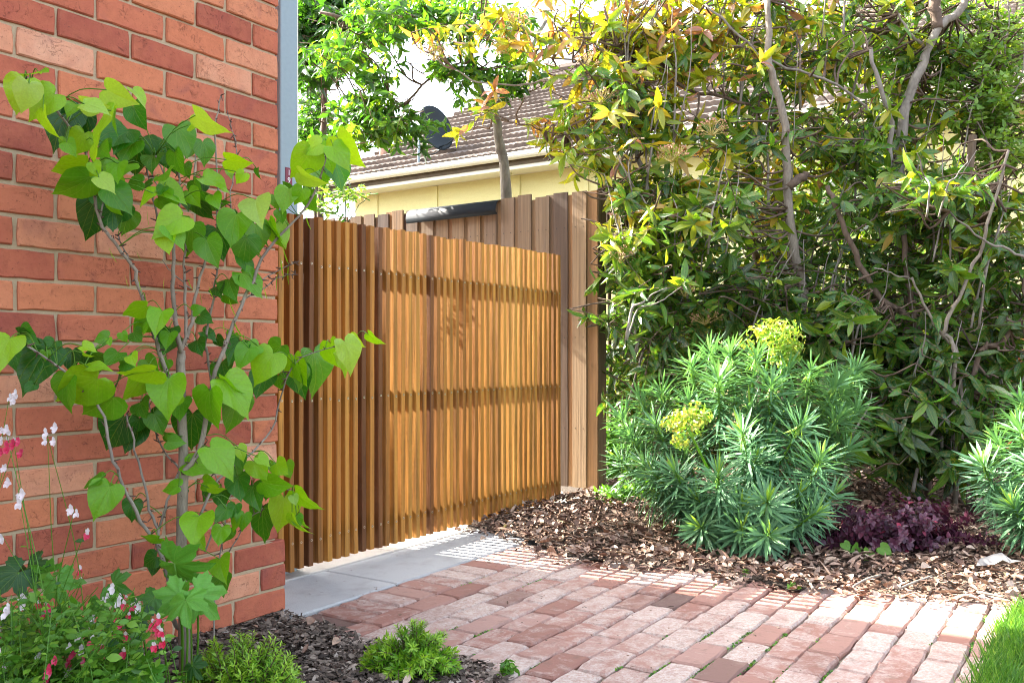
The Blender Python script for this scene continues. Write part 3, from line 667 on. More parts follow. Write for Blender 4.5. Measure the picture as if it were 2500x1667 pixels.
# eave bulb
bp = P(1158, 425, 11.35); a_, c_ = AC(bp[0], bp[1])
bl_ = thing('eave_lamp', 'bare white spiral bulb hanging under the white eave of the cream house', 'lamp', tuple(W(AG+.25, c_, 3.365)), ROT)
mb = MB(); mb.tube([(0, 0, 0), (0, 0, -.05)], [.06, .035], 10); mb.tube([(0, 0, -.05), (0, 0, -.13)], .026, 10); link('lamp_holder', mb.mesh('lamp_holder', True), M_white, bl_)
mb = MB(); mb.tube([(.032*math.cos(t), .032*math.sin(t), -.13-.13*t/25) for t in np.linspace(0, 25, 60)], .009, 5); link('bulb', mb.mesh('bulb', True), M_ink, bl_)

# satellite dish
rb_ = roofhit(1022, 404); yd = rb_[1]; dc = P(1066, 312, yd+.1)
dish = thing('satellite_dish', 'dark grey satellite dish on a bent steel mast at the roof edge', 'satellite dish', (0, 0, 0))
dish.location = Vector(dc)
R = .33; axis = norm((.62, -.62, .25)); u = norm(np.cross(axis, (0, 0, 1))); v = np.cross(u, axis); V = []; Fa = []
nr, ns = 6, 28
for i in range(nr+1):
    for k in range(ns):
        r0 = R*i/nr; an = 2*math.pi*k/ns; V.append(r0*math.cos(an)*u*.92+r0*math.sin(an)*v*1.05+axis*(.09*(i/nr)**2-.09))
for i in range(nr):
    for k in range(ns): Fa.append((i*ns+k, i*ns+(k+1) % ns, (i+1)*ns+(k+1) % ns, (i+1)*ns+k))
b2 = len(V); V += [np.array(x)-axis*.012 for x in V[:b2]]; Fa += [tuple(reversed([q+b2 for q in f])) for f in Fa]
Fa += [(nr*ns+k, nr*ns+(k+1) % ns, b2+nr*ns+(k+1) % ns, b2+nr*ns+k) for k in range(ns)]
link('reflector', mesh('reflector', V, Fa, True), M_dish, dish)
mb = MB(); base_ = rb_-dc; kn = P(1024, 305, yd)-dc
mb.tube([base_, base_+(0, 0, .05), kn+(0, 0, -.1), kn, -axis*.1], .022, 8); link('mast', mb.mesh('mast', True), M_steel, dish)
mb = MB(); lnb = P(1116, 332, yd-.1)-dc; mb.tube([-v*R*.9-axis*.02, -v*R*1.0+axis*.15, lnb], .010, 6); link('feed_arm', mb.mesh('feed_arm', True), M_dish, dish)
mb = MB(); mb.tube([lnb-axis*.04, lnb+axis*.05], [.028, .02], 8); mb.tube([lnb+(0, 0, -.01), lnb+(.02, 0, -.08)], .014, 6); link('receiver', mb.mesh('receiver', True), M_ink, dish)
mb = MB(); mb.tube(smoothpath([-axis*.1, P(1040, 372, yd)-dc, P(1062, 375, yd)-dc, P(1078, 362, yd)-dc, -v*R*.9]), .008, 5); link('cable', mb.mesh('cable', True), M_black, dish)
# far fence / masonry seen in gaps low behind the shrubs
bf = thing('back_wall', 'low red brick boundary wall half hidden behind the tangled shrubs', 'wall', tuple(W(9.2, -5.0)), ROT)
mb = MB(); 
for j in range(16):
    s = -.1*(j % 2)
    while s < 6.6: mb.box(-.03, .08, s, s+.222, j*.086, j*.086+.077); s += .232
o = link('brickwork', mb.mesh('brickwork'), M_brick, bf, tone=.5); o['kind'] = 'stuff'
mb = MB(); mb.box(-.02, .07, 0, 6.6, 0, 1.36); link('mortar', mb.mesh('mortar'), M_mortar, bf)

# ================================================================ PLANTS
def leafbase(nv=5, wfun=None, fold=.25, curl=.25, wave=0.):
    V = []; uv = []
    for i in range(nv+1):
        v = i/nv; w_ = wfun(v)
        for s in (-1, 0, 1):
            V.append((s*w_, v, fold*abs(s)*w_-curl*v*v+(wave*math.sin(v*14+s) if s else 0))); uv.append((s*.98+(0 if s else .0), v))
    Fa = [(r*3+s, r*3+s+1, r*3+s+4, r*3+s+3) for r in range(nv) for s in (0, 1)]
    return np.array(V), np.array(Fa), np.array(uv)
LANCE = [leafbase(5, lambda v: .155*max(.04, math.sin(math.pi*min(1, v**.85*.97+.02)))**.85, f, c, wv) for f, c, wv in ((.3, .12, .008), (.5, .32, .014), (.2, .45, .006), (.6, -.1, .012))]
ROUNDL = [leafbase(4, lambda v: .34*max(.05, math.sin(math.pi*min(1, v**.9*.95+.03)))**.8, f, c) for f, c in ((.2, .1), (.4, .3))]
SLIM = [leafbase(4, lambda v: .19*max(.03, math.sin(math.pi*min(1, v**.75*.97+.02))), f, c) for f, c in ((.3, .2), (.5, .4))]
OVATE = [leafbase(3, lambda v: .23*max(.03, math.sin(math.pi*min(1, v**.8*.97+.02))), f, c) for f, c in ((.3, .15), (.5, .3))]
LINEAR = [leafbase(3, lambda v: .052*(.45+v*.75 if v < .8 else (1-v)*5*.95+.08), f, c) for f, c in ((.4, .05), (.4, .22), (.3, -.08))]
def hearts(seed):
    r = np.random.default_rng(seed)
    half = [(0, 0), (.09, -.12), (.24, -.185), (.40, -.14), (.505, .0), (.54, .19), (.50, .39), (.40, .57), (.27, .73), (.13, .87), (.045, .97), (0, 1.06)]
    out = half+[(-x, y) for x, y in half[-2:0:-1]]; out = np.array(out); out *= 1+r.normal(0, .012, out.shape); N = len(out)
    V = [(0, 0, 0)]; rings = (.33, .66, 1.0); cr = r.uniform(.08, .5); fo = r.uniform(.03, .28); wa = r.uniform(.02, .055); ph = r.uniform(0, 6); tw = r.normal(0, .12)
    for q in rings:
        for k, (x, y) in enumerate(out):
            x_, y_ = x*q, y*q+.0
            z = fo*abs(x_)**1.3-cr*y_*y_+(wa*math.sin(k*1.6+ph)*q*q if abs(x) > .05 else 0)+tw*x_*y_ - (.06*max(0, y_-.75))
            V.append((x_, y_, z))
    Fa = [(0, 1+k, 1+(k+1) % N, 1+(k+1) % N) for k in range(N)]; Fa = [(0, 1+k, 1+(k+1) % N) for k in range(N)]
    for q in range(2):
        for k in range(N): a = 1+q*N+k; b = 1+q*N+(k+1) % N; Fa.append((a, a+N, b+N, b))
    V = np.array(V); return mesh('leaf', V, Fa, True, V[:, :2].copy())
HEARTS = [hearts(i) for i in range(10)]
for m_ in HEARTS: m_.materials.append(M_heart)
def leaf_world(b, t, wpx, Y, sgn):
    """base, tip (photo pixels), width px, depth -> location, matrix scaled so the leaf's unit length is its length"""
    k = Y/F; B = P(b[0], b[1], Y); T = P(t[0], t[1], Y); v = T-B; Ln = np.linalg.norm(v); wd = wpx*k
    real = max(Ln, wd*.98, .02); dep = math.sqrt(max(0, real*real-Ln*Ln))
    d = norm(v+np.array((0, -dep*.9, 0))); roll = math.acos(min(1, max(.45, wd/(real*.98))))*sgn
    n0 = np.array((0, -1., 0.)); n0 = norm(n0-d*np.dot(n0, d)); x0 = np.cross(d, n0)
    nn = n0*math.cos(roll)+x0*math.sin(roll); nn = norm(nn+.12*np.array((0, 0, 1.)))
    x = norm(np.cross(d, nn)); z = np.cross(x, d)
    return B, np.stack([x, d, z], 1)*real
def m4(M, L):
    m = Matrix([list(r)+[0] for r in M]+[[0, 0, 0, 1]]); m.translation = Vector(L); return m
def c1(x, y): return (x/1.844, y/1.844)
def c2(x, y): return (x/1.809, 800+y/1.809)
L1 = """175,330,5,345,22,.7|110,365,75,525,120,.8|245,425,130,530,170,.68|310,495,248,665,205,.1|195,500,212,630,90,.8|345,470,330,520,90,.6|382,470,500,492,90,.95|480,405,600,480,120,.95|500,500,385,690,140,.72|560,580,500,680,180,.3|600,480,645,590,110,.35|600,405,670,475,45,.85|640,620,595,785,180,.12|735,630,785,785,160,.15|798,575,850,715,130,.5|880,520,1000,635,80,.95|912,640,935,750,80,.4|380,600,330,710,100,.7|390,740,225,805,60,.75|400,800,250,925,80,.55|420,735,445,800,70,.75|440,880,460,940,80,.2|430,900,420,1090,120,.1|510,940,520,1045,120,.12|580,960,550,1070,90,.4|470,790,575,855,130,.7|500,850,600,955,130,.45|560,740,540,815,160,.55|740,780,775,820,120,.5|690,870,600,915,80,.75|720,840,850,900,110,.7|830,740,852,800,70,.4|820,975,735,1050,165,.8|860,1010,825,1155,155,.42|745,1050,770,1140,110,.8|975,1030,1005,1175,155,.22|1065,965,1045,1115,165,.62|930,1080,980,1205,140,.45|1110,1070,1100,1210,120,.38|880,890,940,1000,100,.18|1150,900,1185,995,160,.95|1235,880,1250,945,70,.4|1300,850,1285,940,125,.72|1150,1010,1190,1140,100,.4|1210,1000,1235,1130,90,.5|1020,720,1125,760,70,.85|920,800,1045,855,90,.7|1400,680,1320,815,125,.75|1445,650,1360,690,100,.85|1520,620,1605,770,130,.82|1500,660,1590,750,110,.72|1500,720,1552,860,125,.32|1440,750,1455,850,100,.35|1350,780,1450,865,60,.9|1480,720,1500,780,60,.6|1380,870,1420,960,80,.4|1030,1260,1065,1325,120,.35|1090,1230,1195,1340,90,.65|980,1290,1000,1320,90,.2|730,1400,720,1480,125,.65|660,1380,545,1435,60,.7|670,1440,590,1500,90,.45|760,1480,760,1545,120,.25|870,1400,920,1385,60,.5|900,1420,960,1450,80,.3|780,880,700,925,80,.65|850,860,900,930,90,.6|960,880,990,940,80,.55|640,820,560,830,80,.5|300,640,340,700,80,.6|450,660,500,700,110,.5|1100,780,1060,830,60,.8|600,640,560,740,130,.4|690,700,700,760,110,.35|520,720,500,780,120,.5|870,650,850,720,90,.45|860,560,920,570,80,.8|1260,950,1270,1010,60,.5"""
L2 = """45,45,30,160,165,.72|205,95,130,265,225,.15|320,100,330,180,110,.15|365,80,432,100,50,.8|390,175,490,155,50,.8|430,225,235,345,165,.75|300,225,260,385,150,.42|500,305,345,410,160,.55|548,395,440,550,190,.15|612,430,560,545,140,.12|745,225,750,380,185,.7|925,280,910,460,160,.66|995,235,1120,400,140,.68|850,380,835,555,170,.22|1040,300,1045,480,100,.45|680,380,722,480,100,.4|800,320,810,395,110,.5|1205,115,1130,240,165,.65|1300,130,1330,270,115,.7|1385,110,1440,300,120,.45|1460,70,1510,220,110,.68|1522,60,1590,200,100,.85|1550,40,1600,100,60,.9|1310,180,1345,300,140,.2|1170,200,1150,290,130,.25|680,190,500,240,60,.75|520,110,500,160,100,.45|400,110,530,180,80,.2|580,120,605,160,70,.8|640,200,560,350,80,.7|620,330,662,380,110,.4|485,700,430,830,165,.62|445,668,348,690,50,.5|590,765,580,860,100,.18|825,600,960,620,90,.65|930,530,1060,650,110,.65|1040,580,1065,655,100,.35|1050,660,1075,755,120,.32|1120,590,1180,680,110,.7|1140,570,1200,610,50,.75|1220,600,1280,640,90,.7|1160,680,1290,720,110,.6|1115,700,1150,780,120,.3|1160,795,1155,965,140,.25|1255,750,1245,920,125,.7|1305,725,1400,840,100,.7|1295,740,1310,780,50,.9|1310,830,1330,880,60,.5|790,700,700,700,70,.5|900,680,965,690,80,.5|880,830,885,915,160,.72|980,880,975,955,90,.65|970,1020,1000,1075,120,.7|980,1100,1000,1160,100,.45|690,1010,615,1060,90,.2|690,1040,690,1075,70,.15|980,720,990,790,90,.3|1040,780,1030,830,70,.35|1000,800,960,850,80,.4|1080,820,1070,890,80,.5|940,700,900,760,80,.3|700,930,610,950,50,.6|760,50,750,100,110,.3|870,60,900,110,90,.2|1060,60,1030,140,120,.3|1100,90,1060,170,110,.5|980,150,1010,220,110,.25|1140,80,1090,110,80,.6|480,40,420,60,70,.5|240,60,210,120,90,.3|590,20,640,60,80,.4|720,20,740,70,90,.35|640,140,700,200,90,.45|740,500,820,510,80,.5|90,20,170,60,120,.35|150,250,130,280,60,.2|560,150,610,200,90,.35|700,340,760,380,100,.3|880,930,905,970,60,.65|1260,600,1290,660,80,.5"""
tree = thing('redbud_tree', 'young multi-stemmed tree with big heart shaped leaves against the brick wall', 'tree', tuple(G(447, 1600)*np.array((1, 1, 0))+np.array((0, -.12, .02))))
tb = np.array(tree.location)
def ywall(px): return CW/(DX-DY*(px-CX)/F)
def ytree(px, f): return ywall(min(px, 760))*f
allL = []
for src, cf in ((L1, c1), (L2, c2)):
    es = [list(map(float, e.split(','))) for e in src.split('|')]
    for e in list(es):
        if rng.random() < .55: q = rng.normal(0, 38, 2); a_ = rng.normal(0, 25); k_ = rng.uniform(.45, .8); es.append([e[0]+q[0], e[1]+q[1], e[0]+q[0]+(e[2]-e[0])*k_+a_, e[1]+q[1]+abs(e[3]-e[1])*k_+20, e[4]*k_, min(1, max(0, e[5]*.7+rng.normal(.05, .2)))])
    for e in es:
        x0, y0, x1, y1, wp, tn = e; b = cf(x0, y0); t = cf(x1, y1); sc_ = 1.844 if cf is c1 else 1.809
        f = .80+.12*(1-tn)+rng.normal(0, .015)
        Y = max(1.7, ytree(b[0], min(f, .93))); allL.append((b, t, wp/sc_, Y, tn))
attach = []
for (b, t, wp, Y, tn) in allL:
    B, M = leaf_world(b, t, wp, Y, random.choice((-1, 1)))
    o = link('leaf', random.choice(HEARTS), None, tree, tone=np.clip(tn+rng.normal(0, .04), 0, 1)); o.matrix_local = m4(M*.92, B-tb); attach.append((b, B))
# branches (photo pixels), each its own path
def BR(cf, *pts): return [cf(x, y) for x, y in pts]
Ztr = [(BR(c2, (818, 1480), (812, 1260), (797, 1000), (810, 620), (795, 200), (800, 100)), 23, 14, .875),
 (BR(c2, (800, 110), (775, -40))+BR(c1, (780, 1290), (785, 1130), (790, 980), (812, 900), (805, 770)), 9, 3, .87),
 (BR(c2, (800, 110), (822, 10))+BR(c1, (830, 1300), (832, 1160), (840, 1000)), 7, 3, .88),
 (BR(c2, (800, 100), (850, -20))+BR(c1, (870, 1380), (912, 1200), (985, 1000), (965, 600), (995, 430)), 8, 2, .885),
 (BR(c2, (805, 640), (880, 540), (935, 250), (1000, 60))+BR(c1, (1010, 1568), (1110, 1320), (1210, 1120), (1380, 930), (1440, 800), (1495, 610)), 10, 3, .86),
 (BR(c2, (935, 250), (915, 120))+BR(c1, (925, 1540), (955, 1370), (960, 1290), (985, 1180), (975, 950)), 6, 3, .90),
 (BR(c2, (800, 230), (745, 215), (690, 60))+BR(c1, (690, 1500), (640, 1330), (590, 1190), (510, 1090), (450, 990), (400, 790), (385, 690), (300, 560), (170, 400), (120, 350)), 8, 3, .87),
 (BR(c2, (750, 1150), (705, 980), (620, 850), (545, 700), (490, 540), (440, 350), (300, 200), (120, 80)), 7, 3, .86),
 (BR(c2, (705, 980), (695, 890), (650, 760), (600, 540), (560, 380)), 6, 3, .88),
 (BR(c2, (700, 900), (740, 760), (800, 600)), 5, 4, .89),
 (BR(c2, (790, 620), (740, 560), (690, 470), (650, 300)), 4, 2, .90),
 (BR(c2, (830, 1010), (890, 800), (990, 640), (1090, 570), (1200, 450), (1250, 270), (1330, 130), (1560, 60)), 6, 2, .88),
 (BR(c2, (940, 1440), (955, 1120), (980, 960), (1000, 790), (960, 680), (900, 520)), 4, 2, .90),
 (BR(c2, (905, 990), (1000, 760), (1150, 680), (1290, 720)), 4, 2, .90), (BR(c2, (1005, 1000), (1090, 860), (1160, 790)), 3, 2, .92),
 (BR(c2, (815, 1340), (770, 1290), (735, 1080), (700, 960)), 9, 6, .89),
 (BR(c1, (1040, 1000), (1040, 860), (1065, 720), (1060, 640), (1025, 515)), 3, 1.5, .90), (BR(c1, (760, 1050), (720, 1020), (690, 900), (660, 760)), 5, 2.5, .90),
 (BR(c1, (755, 940), (720, 860), (670, 760)), 3, 2, .91), (BR(c1, (1110, 1320), (1180, 1260), (1290, 1200), (1340, 1180)), 3, 1.2, .87), (BR(c1, (1080, 1360), (1180, 1300), (1260, 1250), (1330, 1230)), 3, 1.5, .88),
 (BR(c1, (600, 1210), (560, 1130), (530, 1060)), 3, 1.5, .88), (BR(c1, (860, 1300), (790, 1240), (730, 1170)), 3, 1.5, .89), (BR(c1, (700, 700), (735, 780), (780, 960)), 3, 2, .88),
 (BR(c1, (870, 560), (880, 700), (870, 830)), 3, 2, .9), (BR(c1, (450, 990), (470, 860), (400, 730)), 3, 2, .87)]
bp_ = []
for n_, (pts, r0, r1, f) in enumerate(Ztr):
    ys = [min(ytree(x, f), 2.78) for x, y in pts]; p3 = [P(x, y, Y_)-tb for (x, y), Y_ in zip(pts, ys)]
    sp = smoothpath(p3, 4, .0018); rr = np.linspace(r0, r1, len(sp))*2.35/F*.54*1.3; rr = rr*(1+.12*rng.random(len(rr)))
    if n_ == 0: sp[0] = np.array((sp[0][0], sp[0][1], -.05))
    V, Fa = tube(sp, rr*1.0, 8 if r0 > 6 else 6); o = link('trunk' if n_ == 0 else 'branch', mesh('branch', V, Fa, True), M_bark3 if n_ in (0, 1, 2, 3, 4, 5, 6, 15) else M_bark, tree)
    bp_ += [s for s in sp]
    if n_ < 22:
        bud = MB()
        for s in sp[2:]:
            for _ in range(2):
                if rng.random() < .7:
                    d = norm(rng.normal(0, 1, 3)); l_ = rng.uniform(.006, .022); bud.tube([s, s+d*l_], [.0028, .0012], 4)
        if bud.v: link('buds', bud.mesh('buds'), M_twig, tree)['kind'] = 'stuff'
bpa = np.array(bp_); pet = MB()
for (b, B) in attach:
    q_ = B-tb; i = np.argmin(((bpa-q_)**2).sum(1)+.3*np.clip(bpa[:, 2]-q_[2], 0, 9)**2); s = bpa[i]
    mid = (s+q_)/2+np.array((0, 0, .02)); pet.tube(smoothpath([s, mid, q_], 3), .0014, 4)
link('petioles', pet.mesh('petioles', True), M_weed, tree, tone=.7)['kind'] = 'stuff'
pod = leafbase(4, lambda v: .115*max(.05, math.sin(math.pi*min(1, v*.96+.02)))**.6, .15, .12); podm = mesh('seed_pod', pod[0], pod[1], True, pod[2]); podm.materials.append(M_heart)
for (x, y, l_) in ((1265, 1150, 100), (1290, 1000, 80), (1375, 960, 75), (1250, 1230, 80), (1300, 1190, 90), (1275, 1110, 80), (1050, 1440, 90), (565, 1240, 60), (615, 1130, 45), (625, 1240, 90), (1030, 1340, 90), (1190, 1290, 60), (490, 1115, 70), (1080, 1480, 90), (1095, 1500, 90), (940, 1290, 60), (845, 1250, 60), (740, 1250, 60), (560, 1020, 60), (665, 950, 70), (1110, 1530, 70), (900, 1310, 60), (750, 1400, 60), (1010, 1430, 70)):
    b = c1(x, y); t = c1(x+rng.normal(8, 12), y+l_); B, M = leaf_world(b, t, l_*.2/1.844, ytree(b[0], .86), 1)
    o = link('seed_pod', podm, None, tree, tone=rng.uniform(.45, .8)); M = M.copy(); M[:, 0] *= 1.0; o.matrix_local = m4(M, B-tb)

# ---- generic twiggy plants
def twigs(zones, seed, tl=.35, nleaf=8, whorl=5, llen=.11, droop=.3, side=1.0, gap=None):
    """returns leaf dirs, ups, locs, lens, zone index and twig paths; zones: (px, py, rpx, rpy, Y, dY, n)"""
    r = np.random.default_rng(seed); D = []; U = []; L = []; S_ = []; H = []; paths = []
    for zi, (px, py, rx, ry, Y, dY, n) in enumerate(zones):
        for _ in range(n):
            v = r.normal(0, 1, 3); v = v/np.linalg.norm(v)*r.random()**.45
            yy = Y+v[1]*dY; p0 = P(px+v[0]*rx, py+v[2]*ry, yy)
            if p0[2] < .05: continue
            if gap and gap[0] < px+v[0]*rx < gap[1] and gap[2] < py+v[2]*ry < gap[3]: continue
            az = r.uniform(0, 6.283); d = norm((math.cos(az), math.sin(az)-.15, r.normal(.35, .35)-droop*.3)); l_ = tl*r.uniform(.6, 1.25); pts = [p0-d*l_*.6]
            cur = d.copy()
            for k in range(4): cur = norm(cur+np.array((r.normal(0, .12), r.normal(0, .12), -droop*.25+r.normal(0, .08)))); pts.append(pts[-1]+cur*l_/4)
            paths.append(pts); pts = np.array(pts)
            hh = r.random()
            for k in range(nleaf):
                t = (.25+.7*k/max(1, nleaf-1))*4; i = min(int(t), 3); pos = pts[i]+(pts[i+1]-pts[i])*(t-i)
                ax = norm(pts[i+1]-pts[i]); sd_ = norm(np.cross(ax, (0, 0, 1)))*(1 if k % 2 else -1)
                dd = norm(ax*.6+sd_*side+r.normal(0, .35, 3)+np.array((0, 0, -droop*.5)))
                D.append(dd); U.append(norm(np.array((0, -.45, .8))+r.normal(0, .55, 3))); L.append(pos); S_.append(llen*r.uniform(.65, 1.15)); H.append((zi, hh))
            for k in range(whorl):
                a2 = 6.283*k/max(1, whorl)+r.uniform(0, 1); ax = norm(pts[4]-pts[3]); s1 = norm(np.cross(ax, (0, 0, 1))); s2 = np.cross(ax, s1)
                dd = norm(ax*r.uniform(.2, 1.3)+r.normal(0, .3, 3)+s1*math.cos(a2)+s2*math.sin(a2)+np.array((0, 0, -droop*.5+.1)))
                D.append(dd); U.append(norm(ax+r.normal(0, .25, 3))); L.append(pts[4]-ax*r.uniform(0, .03)); S_.append(llen*r.uniform(.7, 1.25)); H.append((zi, hh))
    return np.array(D), np.array(U), np.array(L), np.array(S_), H, paths
def foliage(t, bases, mat, data, tonef, nbig, seed, stuffname='foliage', partname='leaf', minsep=0):
    D, U, L, S_, H, paths = data; r = np.random.default_rng(seed); tb_ = np.array(t.location); n = len(L)
    B = basis(D, U); tone = np.array([tonef(L[i], H[i], r) for i in range(n)]); var = r.integers(0, len(bases), n)
    px = CX+L[:, 0]/L[:, 1]*F; py = HY-(L[:, 2]-EYE)/L[:, 1]*F
    inv = (px > -40) & (px < 2540) & (py > -40) & (py < 1700); order = np.argsort(np.where(inv, L[:, 1]/S_, 1e6)); big = set(order[:nbig].tolist()) if nbig else set()
    mm = []
    for k, (bv, bf, uv) in enumerate(bases):
        me = mesh(partname, bv, bf, True, uv); me.materials.append(mat); mm.append(me)
    for i in big:
        if not inv[i]: continue
        o = link(partname, mm[var[i]], None, t, tone=tone[i]); o.matrix_local = m4(B[i]*S_[i], L[i]-tb_)
    # the rest: one joined part per plant; variants are merged by giving each copy its own base
    idx = np.array([i for i in range(n) if i not in big or not inv[i]])
    if len(idx):
        Vs = []; rn = []; nv = len(bases[0][0]); BV = np.stack([b[0] for b in bases])[var[idx]]
        V = np.einsum('nij,nvj->nvi', B[idx]*S_[idx][:, None, None], BV)+(L[idx]-tb_)[:, None, :]
        me = bigmesh(stuffname, bases[0][0], bases[0][1], np.repeat(np.eye(3)[None], len(idx), 0), np.zeros((len(idx), 3)), bases[0][2], tone[idx])
        me.vertices.foreach_set('co', V.astype(np.float32).ravel()); me.update()
        o = link(stuffname, me, mat, t); o['kind'] = 'stuff'
def twigmesh(t, paths, mat, r0=.004, name='twigs', extra=None):
    mb = MB(); tb_ = np.array(t.location)
    for p_ in paths: mb.tube([np.array(q)-tb_ for q in p_], np.linspace(r0, r0*.4, len(p_)), 4, False)
    for e in (extra or []): mb.tube([np.array(q)-tb_ for q in e[0]], e[1], 5, False)
    o = link(name, mb.mesh(name, True), mat, t, tone=.6); o['kind'] = 'stuff'
def limbs(paths, trunkpts, seed, frac=.35, r0=.0085):
    """thin limbs joining twig starts to the nearest trunk point"""
    r = np.random.default_rng(seed); tp = np.array(trunkpts); out = []
    for p_ in paths:
        if r.random() > frac: continue
        s = np.array(p_[0]); c = ((tp-s)**2).sum(1)+2.*np.clip(tp[:, 2]-s[2], -.1, 9)**2; q = tp[np.argmin(c)]
        m1 = q+(s-q)*.35+r.normal(0, .03, 3)-(0, 0, .03); m2 = q+(s-q)*.7+r.normal(0, .03, 3); sp = smoothpath([q, m1, m2, s], 3)
        out.append((sp, np.linspace(r0, r0*.5, len(sp))))
    return out
def c5(x, y): return (1400+x/1.742, y/1.742)
def c3(x, y): return (680+x/1.96, y/1.96)
def trunkpath(pts, Y, ground=True, jit=.006, lean=0):
    ps = [P(x, y, Y+lean*i) for i, (x, y) in enumerate(pts)]
    if ground:
        b = ps[-1]; ps.append(np.array((b[0]+(ps[-1][0]-ps[-2][0])*.3, b[1], 0.02)))
    return smoothpath(ps, 4, jit)
SH = 'tall backlit shrubs crowding the bed on the right'
def head(t, px, py, Y, rpx, seed):
    r = np.random.default_rng(seed); c = P(px, py, Y)-np.array(t.location); R_ = rpx/F*Y; mb = MB(); tp = MB(); root = c+np.array((0, 0, -R_*.9))
    for k in range(16):
        an = 6.283*k/16+r.random(); el = r.uniform(.25, 1.4); d = np.array((math.cos(an)*math.cos(el), math.sin(an)*math.cos(el), math.sin(el)*.9)); e = root+d*R_*r.uniform(.9, 1.25)*(1.15-.2*math.sin(el)); m = root+(e-root)*.55
        mb.tube([root, m, e], [.003, .002, .0014], 3, False)
        for q in range(6): e2 = e+norm(d+r.normal(0, .7, 3))*R_*.26; mb.tube([m+(e-m)*r.uniform(.2, 1), e2], .0012, 3, False); tp.tube([e2-(0, 0, .003), e2+(0, 0, .003)], .0036, 4)
    h = link('seed_head', mb.mesh('seed_head'), M_seed, t); tpo = link('seeds', tp.mesh('seeds'), M_seedt, h); tpo['kind'] = 'stuff'
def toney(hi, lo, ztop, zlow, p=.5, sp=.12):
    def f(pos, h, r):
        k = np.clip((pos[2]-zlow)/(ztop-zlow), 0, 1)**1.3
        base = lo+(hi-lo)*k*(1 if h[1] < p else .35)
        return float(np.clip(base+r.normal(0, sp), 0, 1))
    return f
def bigshrub(label, base_px, Y, trunks, zones, seed, tone, heads=(), bases=LANCE, mat=M_lance, tl=.42, nleaf=8, whorl=5, llen=.128, nbig=220, droop=.6, bark=M_bark, frac=.75, name='shrub', cat='shrub', group=SH, twm=M_bark2, gap=None):
    bx = P(base_px, HY, Y); t = thing(name, label, cat, (bx[0], bx[1], .03), group=group); tp = []; tb_ = np.array(t.location)
    for (pts, r0, r1, yy, bk, gr) in trunks:
        sp = trunkpath(pts, yy, gr); rr = np.linspace(r1, r0, len(sp))*yy/F/2; rr = rr*(1+.14*rng.random(len(rr))); V, Fa = tube([s-tb_ for s in sp], rr, 8)
        link('trunk' if gr else 'branch', mesh('trunk', V, Fa, True), bk, t); tp += sp
    data = twigs(zones, seed, tl, nleaf, whorl, llen, droop, gap=gap)
    foliage(t, bases, mat, data, tone, nbig, seed+1)
    if nbig > 100 and twm is M_bark2 and group == SH:
        ex = MB(); rr_ = np.random.default_rng(seed+9)
        for z_ in zones:
            for q in range(2):
                x_, y_ = max(z_[0]+rr_.normal(0, z_[2]*.45), 1530), z_[1]+z_[3]; dr_ = rr_.normal(6, 14); pts_ = [P(x_, y_+60, z_[4]-.2)]
                for kk in range(5): x_ += dr_+rr_.normal(0, 7); y_ -= z_[3]*rr_.uniform(.35, .6); pts_.append(P(x_, y_, z_[4]-.2+rr_.normal(0, .03)))
                sp = smoothpath([p_-tb_ for p_ in pts_], 4, .0015); ex.tube(sp, np.linspace(rr_.uniform(.005, .011), .002, len(sp)), 5)
        o = link('stems', ex.mesh('stems', True), bk if False else M_bark, t); o['kind'] = 'stuff'
    twigmesh(t, data[5], twm, .0035, extra=limbs(data[5], tp, seed, frac))
    for i, h in enumerate(heads): head(t, *h, seed+50+i)
    return t
# main shrubs (left to right)
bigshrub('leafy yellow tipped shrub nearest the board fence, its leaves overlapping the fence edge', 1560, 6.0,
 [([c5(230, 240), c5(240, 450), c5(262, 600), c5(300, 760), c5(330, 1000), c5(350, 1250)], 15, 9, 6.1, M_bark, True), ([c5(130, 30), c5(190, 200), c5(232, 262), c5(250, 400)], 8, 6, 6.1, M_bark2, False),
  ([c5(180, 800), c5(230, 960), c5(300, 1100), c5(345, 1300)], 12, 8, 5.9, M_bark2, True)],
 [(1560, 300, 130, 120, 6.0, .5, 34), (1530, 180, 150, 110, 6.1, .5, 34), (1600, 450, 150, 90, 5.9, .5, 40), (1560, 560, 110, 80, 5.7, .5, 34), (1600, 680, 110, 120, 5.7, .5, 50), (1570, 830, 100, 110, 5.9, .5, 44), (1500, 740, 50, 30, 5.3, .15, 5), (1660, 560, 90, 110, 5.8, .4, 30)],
 101, toney(.78, .24, 1.85, .8, .6), heads=((1738, 300, 5.6, 34), (1640, 362, 5.5, 38), (1515, 610, 5.4, 36), (1670, 690, 5.5, 38), (1720, 762, 5.5, 34), (1465, 225, 5.7, 34), (1432, 140, 5.8, 32)))
